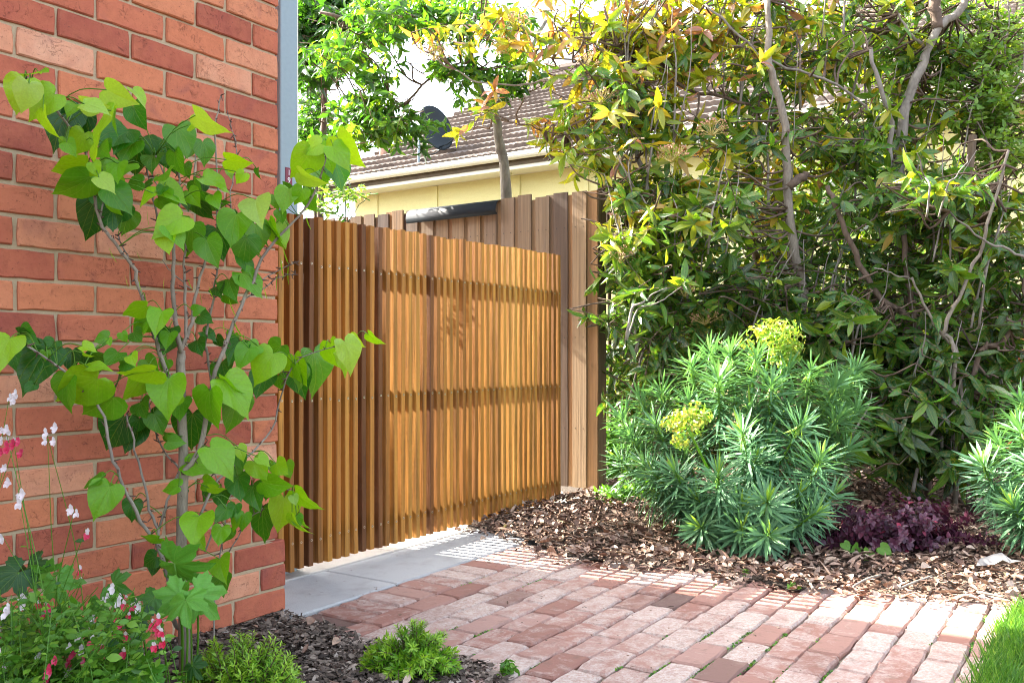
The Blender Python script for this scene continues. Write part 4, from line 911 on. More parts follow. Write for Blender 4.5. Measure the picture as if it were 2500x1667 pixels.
bigshrub('sparse tall shrub arching over the tiled roof, its leaves tinted yellow and pink', 1450, 6.6,
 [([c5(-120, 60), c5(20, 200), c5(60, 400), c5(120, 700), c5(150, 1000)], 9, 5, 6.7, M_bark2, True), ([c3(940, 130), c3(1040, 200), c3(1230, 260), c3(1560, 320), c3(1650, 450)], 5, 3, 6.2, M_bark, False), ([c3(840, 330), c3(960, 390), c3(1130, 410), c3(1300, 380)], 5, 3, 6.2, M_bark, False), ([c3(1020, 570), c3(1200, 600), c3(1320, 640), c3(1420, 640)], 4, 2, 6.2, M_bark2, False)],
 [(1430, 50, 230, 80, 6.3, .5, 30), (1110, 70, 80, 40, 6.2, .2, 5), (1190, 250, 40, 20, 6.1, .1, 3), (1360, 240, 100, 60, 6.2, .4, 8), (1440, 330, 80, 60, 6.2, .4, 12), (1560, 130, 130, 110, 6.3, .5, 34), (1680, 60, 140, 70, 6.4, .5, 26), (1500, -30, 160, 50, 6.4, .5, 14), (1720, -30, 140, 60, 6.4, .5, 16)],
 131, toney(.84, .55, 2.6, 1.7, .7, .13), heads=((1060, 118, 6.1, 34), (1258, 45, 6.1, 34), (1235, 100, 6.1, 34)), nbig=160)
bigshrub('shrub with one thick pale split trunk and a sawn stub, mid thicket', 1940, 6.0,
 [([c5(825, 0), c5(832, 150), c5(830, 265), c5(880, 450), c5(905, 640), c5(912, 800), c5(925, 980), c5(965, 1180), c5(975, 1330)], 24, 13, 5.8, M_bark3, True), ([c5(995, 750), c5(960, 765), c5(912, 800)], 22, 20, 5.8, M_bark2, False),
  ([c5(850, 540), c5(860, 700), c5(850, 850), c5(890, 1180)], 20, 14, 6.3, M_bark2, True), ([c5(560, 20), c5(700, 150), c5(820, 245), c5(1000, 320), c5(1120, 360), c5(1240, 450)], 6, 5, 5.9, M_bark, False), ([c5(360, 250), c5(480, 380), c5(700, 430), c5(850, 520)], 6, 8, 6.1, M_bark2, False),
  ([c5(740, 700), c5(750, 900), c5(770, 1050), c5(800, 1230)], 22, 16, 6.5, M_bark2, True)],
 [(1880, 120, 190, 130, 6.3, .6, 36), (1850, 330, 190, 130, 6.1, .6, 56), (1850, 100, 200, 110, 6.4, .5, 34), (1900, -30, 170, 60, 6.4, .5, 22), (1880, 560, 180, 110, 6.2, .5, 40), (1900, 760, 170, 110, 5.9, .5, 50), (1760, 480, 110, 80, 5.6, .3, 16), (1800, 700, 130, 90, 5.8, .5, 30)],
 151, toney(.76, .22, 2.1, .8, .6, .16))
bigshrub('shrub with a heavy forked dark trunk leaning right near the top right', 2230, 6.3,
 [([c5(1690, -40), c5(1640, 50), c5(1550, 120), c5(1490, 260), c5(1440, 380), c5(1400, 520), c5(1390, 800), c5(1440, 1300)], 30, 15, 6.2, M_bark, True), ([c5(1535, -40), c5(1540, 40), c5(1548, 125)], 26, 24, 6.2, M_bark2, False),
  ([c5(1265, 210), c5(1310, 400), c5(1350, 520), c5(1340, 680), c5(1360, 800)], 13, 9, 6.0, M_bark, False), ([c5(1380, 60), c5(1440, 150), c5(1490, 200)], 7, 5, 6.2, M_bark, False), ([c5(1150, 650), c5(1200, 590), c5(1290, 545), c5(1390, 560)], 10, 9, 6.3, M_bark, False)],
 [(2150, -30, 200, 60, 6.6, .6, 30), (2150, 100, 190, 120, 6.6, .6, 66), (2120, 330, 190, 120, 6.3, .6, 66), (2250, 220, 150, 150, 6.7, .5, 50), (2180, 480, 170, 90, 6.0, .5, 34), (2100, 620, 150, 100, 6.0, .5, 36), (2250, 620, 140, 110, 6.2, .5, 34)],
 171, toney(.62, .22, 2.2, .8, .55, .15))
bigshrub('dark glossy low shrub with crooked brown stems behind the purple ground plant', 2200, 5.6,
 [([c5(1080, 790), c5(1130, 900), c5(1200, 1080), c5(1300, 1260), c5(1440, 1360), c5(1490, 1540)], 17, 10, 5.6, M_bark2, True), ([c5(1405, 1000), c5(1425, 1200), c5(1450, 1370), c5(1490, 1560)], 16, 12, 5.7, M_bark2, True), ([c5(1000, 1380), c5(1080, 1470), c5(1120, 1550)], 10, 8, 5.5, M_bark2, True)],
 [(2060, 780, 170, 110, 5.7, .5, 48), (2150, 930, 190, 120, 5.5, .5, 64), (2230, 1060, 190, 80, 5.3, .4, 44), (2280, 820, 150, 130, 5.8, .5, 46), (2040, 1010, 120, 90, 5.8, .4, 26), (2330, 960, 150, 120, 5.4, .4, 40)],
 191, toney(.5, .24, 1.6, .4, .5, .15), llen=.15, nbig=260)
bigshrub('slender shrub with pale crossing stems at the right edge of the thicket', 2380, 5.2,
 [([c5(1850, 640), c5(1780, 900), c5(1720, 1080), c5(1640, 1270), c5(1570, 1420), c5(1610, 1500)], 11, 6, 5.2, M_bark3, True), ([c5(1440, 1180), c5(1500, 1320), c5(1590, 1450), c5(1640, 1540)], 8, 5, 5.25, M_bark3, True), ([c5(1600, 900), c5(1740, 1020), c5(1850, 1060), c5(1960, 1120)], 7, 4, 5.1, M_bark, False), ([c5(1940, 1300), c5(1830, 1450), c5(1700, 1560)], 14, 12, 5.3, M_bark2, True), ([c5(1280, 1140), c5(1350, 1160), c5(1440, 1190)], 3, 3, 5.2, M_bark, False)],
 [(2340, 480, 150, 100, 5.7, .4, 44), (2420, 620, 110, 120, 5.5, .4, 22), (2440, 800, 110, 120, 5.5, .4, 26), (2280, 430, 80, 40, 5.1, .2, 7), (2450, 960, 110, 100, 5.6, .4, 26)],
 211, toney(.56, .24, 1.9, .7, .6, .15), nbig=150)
bigshrub('pale lime privet with small leaves and creamy sprays at the top right', 2430, 6.8,
 [([c5(1810, -20), c5(1790, 200), c5(1760, 380), c5(1750, 600)], 7, 4, 6.6, M_bark2, True), ([c5(1880, 100), c5(1860, 400), c5(1840, 700)], 8, 5, 6.8, M_bark2, True)],
 [(2420, 90, 130, 110, 6.6, .5, 130), (2400, 240, 110, 90, 6.4, .4, 110), (2450, 350, 110, 70, 6.4, .4, 80)],
 231, lambda p_, h, r: float(np.clip(.45+.3*h[1]+r.normal(0, .15), 0, 1)), bases=OVATE, mat=M_privet, tl=.3, nleaf=14, whorl=3, llen=.055, nbig=150, droop=.15)
# darker foliage mass behind the thicket, closing the gaps low down
bigshrub('dense dark evergreen hedge filling the gaps low behind the trunks', 2000, 7.6,
 [([(1650, 500), (1660, 900), (1670, 1100)], 14, 8, 7.4, M_bark2, True), ([(2050, 400), (2040, 800), (2050, 1100)], 14, 8, 7.5, M_bark2, True), ([(2380, 400), (2390, 800), (2400, 1100)], 14, 8, 7.4, M_bark2, True)],
 [(1560, 900, 120, 160, 7.6, .5, 50), (1720, 780, 170, 200, 7.7, .5, 80), (1950, 800, 190, 210, 7.8, .5, 90), (2200, 780, 190, 220, 7.7, .5, 90), (2420, 750, 150, 260, 7.6, .5, 80), (2150, 470, 330, 110, 7.8, .5, 110), (1750, 1040, 250, 60, 7.4, .4, 40), (2300, 1050, 250, 60, 7.3, .4, 40)],
 251, toney(.35, .08, 2.3, 1.0, .4, .08), tl=.5, nleaf=6, whorl=6, llen=.17, nbig=0, name='hedge', cat='hedge', group=None, frac=.2)
stake = thing('garden_stake', 'straight grey timber stake standing among the shrubs at right', 'stake', tuple(P(2355, HY, 6.0)*np.array((1, 1, 0))))
pa, pb = P(2375, 330, 6.0), P(2343, 668, 6.0); V, Fa = tube([pa-np.array(stake.location), pb-np.array(stake.location), np.array((-.13, 0, -.03))], .026, 4); link('stake_timber', mesh('stake_timber', V, Fa), M_pale, stake, tone=.35)
pp_ = thing('slim_post', 'weathered grey post standing just behind the end of the board fence', 'post', tuple(P(1468, HY, 6.6)*np.array((1, 1, 0))))
mb = MB(); mb.tube([(0, 0, 0), (0, 0, P(1468, 385, 6.6)[2])], .03, 8); link('post_timber', mb.mesh('post_timber'), M_pale, pp_, tone=.4)

# left/back trees
t1 = bigshrub('grey trunked tree behind the fence whose pale green canopy hangs across the roof', 1235, 7.6,
 [([c3(930, -60), c3(915, 150), c3(930, 330), c3(985, 470), c3(1040, 560), c3(1055, 700), c3(1085, 920)], 27, 12, 7.6, M_bark, True), ([c3(1290, 80), c3(1200, 240), c3(1120, 400), c3(1060, 500)], 20, 9, 7.6, M_bark, False), ([c3(925, 130), c3(960, 60), c3(985, -60)], 18, 9, 7.6, M_bark, False), ([c3(905, 300), c3(760, 350), c3(620, 480), c3(500, 560)], 7, 4, 7.2, M_bark2, False), ([c3(915, 150), c3(700, 100), c3(450, 120), c3(200, 60)], 8, 5, 7.2, M_bark2, False)],
 [(1000, 30, 170, 70, 7.0, .6, 80), (860, 110, 110, 70, 7.0, .5, 34), (900, 210, 110, 50, 6.8, .4, 18), (920, 290, 90, 40, 6.7, .3, 24), (985, 290, 45, 35, 6.6, .3, 12), (1120, 170, 80, 60, 7.2, .5, 22), (1250, 160, 70, 60, 7.4, .4, 22), (1180, 50, 120, 60, 7.3, .5, 30), (830, 330, 60, 40, 6.7, .3, 14), (870, 250, 60, 40, 6.8, .3, 12)],
 301, lambda p_, h, r: float(np.clip(.22+.55*h[1]+r.normal(0, .15), 0, 1)), bases=SLIM, mat=M_fig, tl=.42, nleaf=15, whorl=3, llen=.092, nbig=300, droop=.5, gap=(1042, 1135, 200, 420), name='canopy_tree', cat='tree', group=None, frac=.3)
bigshrub('dense dark green tree top at the upper left beside the steel post', 790, 8.6,
 [([(800, -40), (790, 300), (780, 600)], 20, 12, 8.8, M_bark2, True)],
 [(790, 40, 110, 90, 8.2, .6, 150), (900, 20, 100, 60, 8.4, .6, 90), (760, 150, 70, 60, 8.2, .5, 50)],
 321, lambda p_, h, r: float(np.clip(.05+.3*h[1]+r.normal(0, .12), 0, 1)), bases=SLIM, mat=M_fig, tl=.4, nleaf=12, whorl=3, llen=.12, nbig=200, droop=.5, name='evergreen_tree', cat='tree', group=None, frac=.3)
bigshrub('rounded fresh green bush behind the steel post, left of the tiled roof', 775, 10.5,
 [([(775, 300), (772, 600)], 12, 8, 10.5, M_bark2, True)],
 [(765, 300, 55, 90, 10.2, .5, 110), (755, 410, 45, 60, 10.2, .4, 50)],
 341, lambda p_, h, r: float(np.clip(.25+.35*h[1]+r.normal(0, .12), 0, 1)), bases=OVATE, mat=M_fig, tl=.35, nleaf=14, whorl=2, llen=.085, nbig=60, droop=.3, name='bush', cat='bush', group=None, frac=.2)
bigshrub('thin sapling with fine paired leaves poking above the gate top at left', 850, 5.1,
 [([(850, 440), (848, 480), (846, 560)], 3, 2, 5.1, M_weed, True), ([(905, 470), (880, 500), (850, 540)], 2, 1.4, 5.1, M_weed, False), ([(800, 440), (820, 490), (846, 540)], 2, 1.4, 5.1, M_weed, False)],
 [(850, 480, 50, 26, 5.1, .12, 12), (800, 500, 50, 20, 5.1, .12, 8), (780, 440, 30, 30, 5.15, .1, 6)],
 361, lambda p_, h, r: float(np.clip(.6+r.normal(0, .15), 0, 1)), bases=OVATE, mat=M_privet, tl=.22, nleaf=14, whorl=1, llen=.032, nbig=80, droop=.0, name='sapling', cat='sapling', group=None, frac=.15, twm=M_weed)

# ---- euphorbias
def euphorbia(label, base, heads_, flowers, seed, grp='blue green spurge clumps in the mulch'):
    r = np.random.default_rng(seed); t = thing('spurge', label, 'shrub', tuple(base), group=grp); tb_ = np.array(base)
    ei = 0
    ends = []
    for (px, py, Y, sc_) in heads_:
        e = P(px, py, Y)-tb_; root = np.array((r.normal(0, .06), r.normal(0, .05), 0)); out_ = np.array((e[0], e[1]-0.0, 0))
        mid = root+(e-root)*.5+np.array((e[0]*.12, e[1]*.12, -.02)); sp = np.array(smoothpath([root, mid, e-norm(e-mid)*.02, e], 6)); n_ = len(sp)
        V, Fa = tube(sp, np.linspace(.007, .0045, n_), 6); st = link('stem', mesh('stem', V, Fa, True), M_seed if False else M_weed, t, tone=.8)
        cl = np.concatenate([[0], np.cumsum(np.linalg.norm(np.diff(sp, axis=0), axis=1))]); tot = cl[-1]
        nl_ = int(165*sc_); D = []; U = []; L = []; S_ = []; T = []
        leafzone = min(tot*.85, .34)
        for k in range(nl_):
            f = (k+.5)/nl_; s = tot-leafzone*(1-f)**1.15; i = min(np.searchsorted(cl, s)-1, n_-2); i = max(i, 0); q = (s-cl[i])/(cl[i+1]-cl[i]+1e-9); pos = sp[i]+(sp[i+1]-sp[i])*q
            ax = norm(sp[i+1]-sp[i]); s1 = norm(np.cross(ax, (0.1, 0, 1))); s2 = np.cross(ax, s1); an = k*2.399+r.normal(0, .15)
            el = -.25+1.25*f**2.2+r.normal(0, .12)
            if f > .93: el += .25
            dd = norm(s1*math.cos(an)*math.cos(el)+s2*math.sin(an)*math.cos(el)+ax*math.sin(el)+np.array((0, 0, -.18*(1-f))))
            D.append(dd); U.append(norm(ax+r.normal(0, .15, 3))); L.append(pos); S_.append((.138 if f < .9 else .138*(1-(f-.9)*5.0))*r.uniform(.85, 1.15)*sc_**.3); T.append(.25+.35*f**3+(.45 if f > .95 else 0)+r.normal(0, .08))
        B = basis(np.array(D), np.array(U)); var = r.integers(0, 3, nl_); BV = np.stack([b[0] for b in LINEAR])[var]
        V = np.einsum('nij,nvj->nvi', B*np.array(S_)[:, None, None]*np.array((1.0, 1, 1))[None, None, :], BV)+np.array(L)[:, None, :]
        me = bigmesh('leaf_rosette', LINEAR[0][0], LINEAR[0][1], np.repeat(np.eye(3)[None], nl_, 0), np.zeros((nl_, 3)), LINEAR[0][2], np.clip(T, 0, 1)); me.vertices.foreach_set('co', V.astype(np.float32).ravel()); me.update()
        o = link('leaf_rosette', me, M_euph, t); o['kind'] = 'stuff'
    for (px, py, Y, R_) in flowers:
        c = P(px, py, Y)-tb_; Rw = R_/F*Y
        V, Fa = tube(smoothpath([np.array((0, 0, 0)), c*.5+np.array((0, 0, .02)), c]), .006, 6); link('flower_stem', mesh('flower_stem', V, Fa, True), M_weed, t, tone=.9)
        n_ = 330; D = []; L = []; U = []; sub = [norm(r.normal(0, 1, 3)*np.array((1, 1, .8))+np.array((0, 0, .45)))*r.uniform(.45, .95) for _ in range(20)]
        for k in range(n_):
            z = 1-1.55*(k+.5)/n_; an = k*2.399; rr = math.sqrt(max(0, 1-z*z)); nd = np.array((rr*math.cos(an), rr*math.sin(an), z)); sb_ = sub[k % 20]; pos = c+sb_*Rw+nd*Rw*.30*r.uniform(.5, 1.1)
            tn = norm(np.cross(nd, r.normal(0, 1, 3))); D += [tn, -tn]; U += [norm(nd+tn*.4), norm(nd-tn*.4)]; L += [pos, pos]
        D = np.array(D); U = np.array(U); L = np.array(L); rnd = np.repeat(r.random(n_), 2)
        bv, bf, uv = leafbase(3, lambda v: .42*max(.1, math.sin(math.pi*min(1, v*.9+.08))), .5, -.1)
        me = bigmesh('flower_head', bv, bf, basis(D, U)*(.018*np.repeat(r.uniform(.7, 1.2, n_), 2))[:, None, None], L, uv, rnd); o = link('flower_head', me, M_bract, t); o['kind'] = 'stuff'
    return t
def c6(x, y): return (1400+x/2.091, 750+y/2.091)
H1 = [(740, 370, 4.45, 1), (1010, 400, 4.4, 1), (1345, 400, 4.5, 1.05), (860, 640, 4.15, 1), (1262, 770, 4.1, 1.1), (992, 985, 3.95, 1.05), (520, 840, 4.2, 1), (740, 850, 4.05, 1), (1165, 600, 4.2, .95), (600, 300, 4.7, .9), (420, 600, 4.5, .9), (290, 650, 4.6, .9), (1210, 330, 4.7, .9), (360, 800, 4.35, .9), (800, 240, 4.75, .9), (930, 260, 4.5, .85), (1090, 330, 4.55, .85), (1440, 330, 4.8, .85), (900, 520, 4.4, .9), (640, 980, 4.15, 1), (700, 230, 4.9, .8), (1090, 500, 4.5, .9), (450, 440, 4.8, .85), (1350, 560, 4.4, .9), (590, 480, 4.6, .8), (860, 1010, 4.05, .9), (1150, 950, 4.1, .9), (460, 960, 4.35, .8), (1000, 660, 4.35, .8), (340, 470, 4.9, .8), (1000, 1160, 3.9, .9), (1240, 1050, 4.0, .9), (650, 1120, 4.1, .9), (860, 1130, 4.0, .8), (420, 860, 4.3, .9), (1330, 950, 4.2, .9), (930, 780, 4.2, .9), (560, 700, 4.4, .8), (250, 560, 4.8, .8), (240, 780, 4.5, .8), (1450, 520, 4.6, .85), (1400, 720, 4.4, .9)]
gb = G(1815, 1325, .03)
euphorbia('big rounded blue green spurge with two lime flower heads in front of the shrubs', (gb[0], gb[1]+.1, .03), [c6(x, y)+(Y, s) for x, y, Y, s in H1], [c6(585, 620)+(4.1, 62), c6(1010, 165)+(4.6, 66), c6(1085, 245)+(4.6, 42)], 401)
H2 = [(2090, 800, 4.2, 1.1), (2280, 620, 4.3, 1.1), (2290, 480, 4.5, 1), (2360, 800, 4.1, 1.1), (2240, 1010, 4.05, 1), (2420, 600, 4.3, 1), (2400, 1000, 4, 1), (2160, 680, 4.5, .9), (2500, 780, 4.2, 1)]
gb = G(2560, 1345, .03)
euphorbia('smaller blue green spurge cut off by the right edge of the picture', (gb[0], gb[1], .03), [c6(x, y)+(Y, s) for x, y, Y, s in H2], [], 431)

# ---- purple ground plant
def mound(name, label, cat, px, py, rx, ry, Y, dY, n, bases, mat, llen, seed, tonef, nbig, stemm, group=None, base_z=.02, up=.6, stems=40, sq=1.):
    r = np.random.default_rng(seed); b = P(px, HY, Y); t = thing(name, label, cat, (b[0], b[1], base_z), group=group); tb_ = np.array(t.location)
    D = []; U = []; L = []; S_ = []; H = []; root = np.array(t.location)+np.array((0, 0, 0.)); tips = []
    for _ in range(stems):
        v = r.normal(0, 1, 3); v /= np.linalg.norm(v); v[2] = v[2]; v *= r.random()**.35; tip = P(px+v[0]*rx, py-abs(v[2])*ry*1.0+ry*.35*sq, Y+v[1]*dY); tips.append(tip)
    per = n//stems
    paths = []
    for tip in tips:
        rt = root+np.array(((tip[0]-root[0])*.45+r.normal(0, .01), (tip[1]-root[1])*.45, 0)); m = rt+(tip-rt)*.5+np.array((0, 0, .02)); sp = np.array(smoothpath([rt, m, tip], 4)); paths.append(sp); hh = r.random()
        for k in range(per):
            f = .25+.75*(k+1)/per; i = min(int(f*(len(sp)-1)), len(sp)-2); pos = sp[i]+(sp[i+1]-sp[i])*(f*(len(sp)-1)-i); ax = norm(sp[i+1]-sp[i]); s1 = norm(np.cross(ax, (.1, .2, 1))); s2 = np.cross(ax, s1); an = k*2.399+r.random()
            dd = norm(ax*up+s1*math.cos(an)+s2*math.sin(an)); D.append(dd); U.append(norm(ax*1.0+np.array((0, 0, .6))+r.normal(0, .25, 3))); L.append(pos); S_.append(llen*r.uniform(.7, 1.2)*(1-.3*(f > .9))); H.append((f, hh))
    data = (np.array(D), np.array(U), np.array(L), np.array(S_), H, paths); foliage(t, bases, mat, data, tonef, nbig, seed+1); twigmesh(t, paths, stemm, .0028); return t
mound('purple_shrub', 'low spreading shrub with dark purple leaves between the two spurges', 'shrub', 2185, 1290, 270, 145, 4.3, .3, 3600, ROUNDL, M_purple, .034, 501, lambda p_, h, r: float(np.clip(.35+.3*h[1]+(.35 if r.random() < .04 else 0)+r.normal(0, .12), 0, 1)), 250, M_twig, stems=170)
# ---- low green shrubs at the bottom
NEED = [leafbase(2, lambda v: .12*(1 if .1 < v < .9 else .15), .3, c) for c in (.1, .3)]
mound('low_shrub', 'small bright green needle leaved shrub at the edge of the brick path', 'shrub', 1005, 1618, 140, 165, 2.62, .14, 9000, NEED, M_box, .024, 521, lambda p_, h, r: float(np.clip(.35+.45*h[0]**3+.25*h[1]+r.normal(0, .1), 0, 1)), 0, M_twig, group='low green shrubs at the front', up=.9, stems=230)
mound('low_shrub', 'small bright green needle leaved shrub at the bottom edge beneath the tree', 'shrub', 595, 1640, 165, 165, 2.3, .14, 10000, NEED, M_box, .022, 541, lambda p_, h, r: float(np.clip(.35+.45*h[0]**3+.25*h[1]+r.normal(0, .1), 0, 1)), 0, M_twig, group='low green shrubs at the front', up=.9, stems=260)
# ---- lobed leaf plant
def lobed(seed):
    r = np.random.default_rng(seed); N = 40; V = [(0, 0, 0)]; out = []
    for k in range(N):
        th = -2.75+5.5*k/(N-1); lob = max(math.exp(-((th-c)/wd)**2)*a for c, wd, a in ((0, .30, 1.0), (1.0, .30, .82), (-1.0, .30, .82), (2.0, .35, .55), (-2.0, .35, .55)))
        rad = .50+.46*lob+(.05 if k % 2 else -.035); out.append((rad*math.sin(th), rad*math.cos(th)))
    cr = r.uniform(.15, .5)
    for q in (.5, 1):
        for k, (x, y) in enumerate(out): V.append((x*q, y*q, -cr*(x*x+y*y)*q*q+.045*math.sin(k*1.25)*q))
    Fa = [(0, 1+k, 2+k) for k in range(N-1)]+[(1+k, 1+N+k, 2+N+k, 2+k) for k in range(N-1)]; V = np.array(V); me = mesh('leaf', V, Fa, True, V[:, :2].copy()); me.materials.append(M_lobed); return me
LOB = [lobed(i) for i in range(4)]
an_ = thing('lobed_leaf_plant', 'bushy plant with toothed lobed green leaves at the foot of the young tree', 'plant', tuple(P(430, HY, 2.35)*np.array((1, 1, 0))+np.array((0, 0, .02))))
ab = np.array(an_.location); stm = MB()
for (x0, y0, x1, y1, wp, tn, Y) in ((770, 1040, 960, 1100, 190, .7, 2.35), (815, 1110, 780, 1000, 170, .6, 2.42), (780, 1190, 850, 1110, 170, .8, 2.3), (790, 1180, 700, 1280, 200, .85, 2.22), (870, 1180, 990, 1310, 200, .8, 2.2), (820, 1200, 850, 1290, 200, .8, 2.15), (250, 1120, 310, 1240, 190, .55, 2.1), (210, 1080, 180, 1040, 140, .6, 2.15), (500, 1130, 590, 1160, 150, .3, 2.15), (440, 1200, 500, 1280, 170, .4, 2.1), (560, 1240, 600, 1170, 140, .35, 2.15), (80, 1080, 10, 1160, 200, .05, 2.12), (120, 1060, 200, 1130, 200, .05, 2.15), (600, 1250, 560, 1340, 170, .05, 2.2), (560, 1350, 500, 1440, 180, .05, 2.15), (850, 1490, 900, 1540, 120, .08, 2.1), (640, 1510, 740, 1480, 170, .6, 1.95), (640, 1520, 650, 1580, 200, .6, 1.95), (480, 1500, 560, 1540, 150, .5, 2.0), (250, 1330, 330, 1420, 200, .02, 2.1), (330, 1540, 250, 1600, 180, .02, 2.0), (680, 1190, 640, 1240, 130, .35, 2.35), (60, 1330, 20, 1420, 180, .03, 2.05), (130, 1480, 60, 1540, 180, .03, 2.0), (440, 1400, 380, 1470, 180, .03, 2.1)):
    b = c2(x0, y0); t = c2(x1, y1); B, M = leaf_world(b, t, wp/1.809*.78, Y, random.choice((-1, 1))); o = link('leaf', random.choice(LOB), None, an_, tone=tn); o.matrix_local = m4(M*.85, B-ab)
    root = np.array((B[0]*.75+ab[0]*.25, Y+.05, 0.03)); stm.tube([q-ab for q in smoothpath([root, (root+B)/2+np.array((0, .02, .03)), B])], .0028, 5)
link('stems', stm.mesh('stems', True), M_weed, an_, tone=.7)['kind'] = 'stuff'
# ---- white and red salvia
sv = thing('flowering_salvia', 'wispy salvia with small red and white flowers at the lower left corner', 'flowering plant', tuple(P(150, HY, 1.95)*np.array((1, 1, 0))+np.array((0, 0, .02))))
svb = np.array(sv.location); r = np.random.default_rng(601); stm = MB(); FL = []; LV = []
fl_c2 = [(45, 285, .1), (25, 450, .15), (75, 480, .75), (45, 540, .7), (60, 500, .65), (200, 440, .1), (210, 490, .2), (80, 710, .15), (330, 790, .2), (380, 885, .6), (10, 640, .2), (10, 915, .1), (50, 1210, .1), (110, 1165, .1), (185, 1240, .75), (370, 1085, .6), (525, 1165, .05), (560, 1240, .55), (540, 1290, .7), (490, 1350, .2), (420, 1285, .2), (585, 1370, .6), (525, 1350, .7), (550, 1405, .6), (440, 1440, .15), (340, 1445, .1), (245, 1460, .75), (15, 1345, .6), (25, 1440, .2), (135, 1450, .05), (290, 1520, .2), (690, 1290, .5), (705, 1350, .6), (75, 1350, .2), (30, 1560, .6), (160, 1440, .05), (200, 1210, .5)]
fl_c2 += [(float(r.uniform(0, 700)), float(r.uniform(1180, 1560)), float(r.choice([.1, .15, .55, .65, .75]))) for _ in range(10)]
tips = [(c2(x, y), True, tn) for x, y, tn in fl_c2]+[((r.uniform(-20, 370), r.uniform(1430, 1690)), False, 0) for _ in range(260)]+[((r.uniform(-40, 200), r.uniform(1330, 1460)), False, 0) for _ in range(10)]
for (pt, fl, tn) in tips:
    Y = r.uniform(1.72, 2.05); e = P(pt[0], pt[1], Y); root = np.array((svb[0]*.3+e[0]*.7+r.normal(-.06, .11), Y+.05, .02)); m = root+(e-root)*.5+np.array((r.normal(0, .045), r.normal(0, .03), .04)); sp = np.array(smoothpath([root, m, e], 5)); stm.tube([q-svb for q in sp], np.linspace(.0018, .0009, len(sp)), 4, False)
    if fl:
        for q in range(r.integers(2, 4)): FL.append((e+r.normal(0, .008, 3)+np.array((0, 0, -.012*q)), tn))
    lo_ = 0 if not fl else 0
    for k in range(20 if not fl else 9):
        f = r.uniform(.25, 1.0) if not fl else r.uniform(.15, .75); q = sp[int(f*(len(sp)-1))]
        if fl and q[2] > .45 and r.random() < .75: continue
        LV.append(q+r.normal(0, .006, 3))
LV = np.array(LV); n = len(LV); D = r.normal(0, 1, (n, 3)); D[:, 2] = np.abs(D[:, 2])*.3; U = np.tile((0, -.5, 1.), (n, 1))+r.normal(0, .4, (n, 3))
ov = leafbase(3, lambda v: .32*max(.05, math.sin(math.pi*min(1, v*.95+.03))), .2, .2)
o = link('foliage', bigmesh('foliage', ov[0], ov[1], basis(D, U)*r.uniform(.010, .030, n)[:, None, None], LV-svb, ov[2], np.clip(r.normal(.6, .3, n), 0, 1)), M_weed, sv); o['kind'] = 'stuff'
link('stems', stm.mesh('stems', True), M_weed, sv, tone=.6)['kind'] = 'stuff'
pet_ = leafbase(3, lambda v: .34*max(.12, math.sin(math.pi*min(1, v*.85+.1))), .5, -.2)
pm = {}
for (pos, tn) in FL:
    Vv = []; Ff = []; rn = []; calyx = []
    spec_ = [((.3, -.5, -.75), .016, 0), ((-.25, -.5, -.85), .016, 0), ((.5, -.4, -.3), .012, 0), ((-.5, -.4, -.3), .012, 0), ((.05, -.2, .9), .013, 1), ((-.15, -.1, 1.), .012, 1)]
    D = np.array([s[0] for s in spec_])+r.normal(0, .15, (6, 3)); U = np.tile((0, -1., .3), (6, 1)); lens = np.array([s[1] for s in spec_])*r.uniform(.75, 1.05)
    rnd = np.array([(0.02 if s[2] else tn) for s in spec_]); rnd = np.where(rnd > .3, np.clip(rnd+r.normal(0, .08, 6), .5, 1), rnd+.12*r.random(6))
    if tn > .65: rnd[4:] = tn
    me = bigmesh('flower', pet_[0], pet_[1], basis(D, U)*lens[:, None, None], np.zeros((6, 3)), pet_[2], rnd); o = link('flower', me, M_petal, sv); o.location = Vector(pos-svb)
# ---- small weeds with round leaves
def weed(name, label, cat, leaves, mats=M_weed, bases=None):
    b0 = G(leaves[0][0], leaves[0][1]+12, .02); t = thing(name, label, cat, tuple(b0)); tb_ = np.array(b0); mb = MB()
    for (px, py, wpx, ang, tn, hz) in leaves:
        Y = b0[1]+rng.normal(0, .02); L_ = wpx; tx = px+L_*math.cos(ang)*.6; ty = py+L_*math.sin(ang)*.6; B, M = leaf_world((px, py), (tx, ty), wpx*.9, Y, 1); o = link('leaf', random.choice(WH), None, t, tone=tn); o.matrix_local = m4(M, B-tb_)
        mb.tube([np.array((rng.normal(0, .01), 0, -.01)), (B-tb_)*.5+np.array((0, 0, .01)), B-tb_], .0016, 4)
    link('stems', mb.mesh('stems'), M_weed, t, tone=.7)['kind'] = 'stuff'
WH = [m_.copy() for m_ in HEARTS[:4]]
for m_ in WH: m_.materials.clear(); m_.materials.append(M_weed)
weed('violet_plant', 'tiny plant with three round green leaves beside the purple shrub', 'weed', [(2122, 1345, 34, 2.2, .8, 0), (2095, 1335, 30, 2.8, .7, 0), (2150, 1335, 34, .6, .8, 0), (2060, 1325, 26, 1., .75, 0)])
weed('violet_plant', 'tall stalked pale green round leaf rising before the purple shrub', 'weed', [(2110, 1250, 46, 1.6, .9, 0), (2065, 1330, 20, .6, .7, 0)])
weed('violet_plant', 'pair of broad pale green leaves on top of the purple shrub', 'weed', [(2190, 1215, 32, 2., .9, 0), (2270, 1225, 46, .6, .8, 0), (2225, 1230, 28, 1.6, .7, 0)])
weed('clover', 'tiny round leaved clover where the path meets the bark, under the big spurge', 'weed', [(1935, 1420, 14, 1.5, .8, 0), (1945, 1430, 12, .5, .8, 0), (1928, 1428, 12, 2.6, .7, 0)])
weed('clover', 'little sprig of clover in the bark chips left of the small stick', 'weed', [(1815, 1390, 12, 1.5, .8, 0), (1822, 1394, 12, .3, .7, 0)])
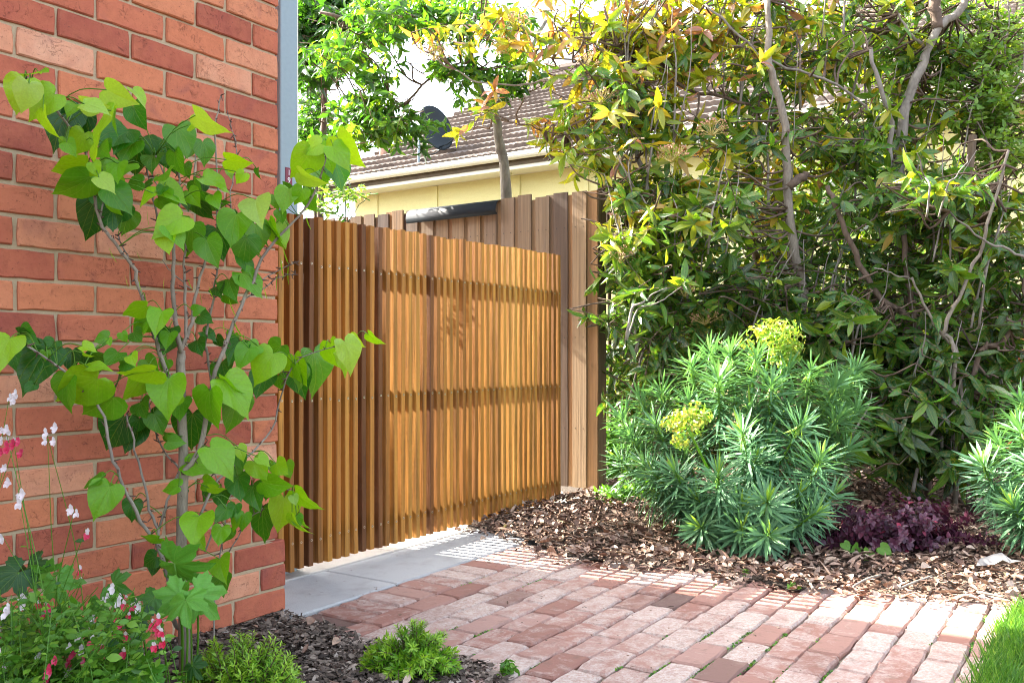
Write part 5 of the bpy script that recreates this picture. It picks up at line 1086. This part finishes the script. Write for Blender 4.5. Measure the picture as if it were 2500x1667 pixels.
mound('corner_weeds', 'soft green weeds and grass growing at the foot of the board fence', 'weeds', 1545, 1215, 110, 90, 5.6, .35, 900, OVATE, M_weed, .05, 701, lambda p_, h, r: float(np.clip(.4+.3*h[1]+r.normal(0, .15), 0, 1)), 80, M_weed, stems=60, base_z=.06)
mound('tall_weeds', 'taller leafy weeds with fine white flowers filling the gap beside the fence', 'weeds', 1510, 1130, 90, 330, 6.5, .3, 1400, OVATE, M_weed, .06, 721, lambda p_, h, r: float(np.clip(.25+.3*h[1]+r.normal(0, .15), 0, 1)), 80, M_weed, stems=70, base_z=.06)
mound('path_weed', 'small green weed sprouting at the corner of the front bed by the path', 'weed', 1240, 1655, 35, 60, 2.62, .05, 60, OVATE, M_weed, .028, 731, lambda p_, h, r: float(np.clip(.5+r.normal(0, .15), 0, 1)), 60, M_weed, stems=10)
# ---- sticks on the bark
for i_, (x0, y0, x1, y1, lab) in enumerate(((1955, 1400, 1985, 1436, 'short thick grey stick lying in the bark at the path edge'), (2085, 1430, 2150, 1403, 'thin grey stick lying in the bark left of the longer one'), (2195, 1437, 2275, 1406, 'longer grey stick lying slanted in the bark'), (2385, 1443, 2450, 1456, 'brown stick lying in the bark close to the lawn'))):
    A = G(x0, y0, .03); Bq = G(x1, y1, .035); t = thing('stick', lab, 'stick', tuple(A), group='sticks in the bark mulch'); V, Fa = tube(smoothpath([np.zeros(3), (Bq-A)*.5+rng.normal(0, .006, 3), Bq-A], 4), .006 if i_ == 0 else .0045, 6); link('wood', mesh('wood', V, Fa, True), M_bark, t)
A = G(2380, 1385, .04); cl_ = leafbase(6, lambda v: .17*max(.1, math.sin(math.pi*min(1, v*.95+.03))), .9, .1, .05)
me = mesh('curled_bark', cl_[0], cl_[1], True, cl_[2]); me.materials.append(simple('silver_bark', (.24, .225, .21), .7)); o = link('curled_bark', me); o.location = Vector(A); o.scale = (.20, .20, .20); o.rotation_euler = (.2, .3, -1.5)
tag(o, 'curled silvery strip of bark lying in the mulch near the right edge', 'bark strip')
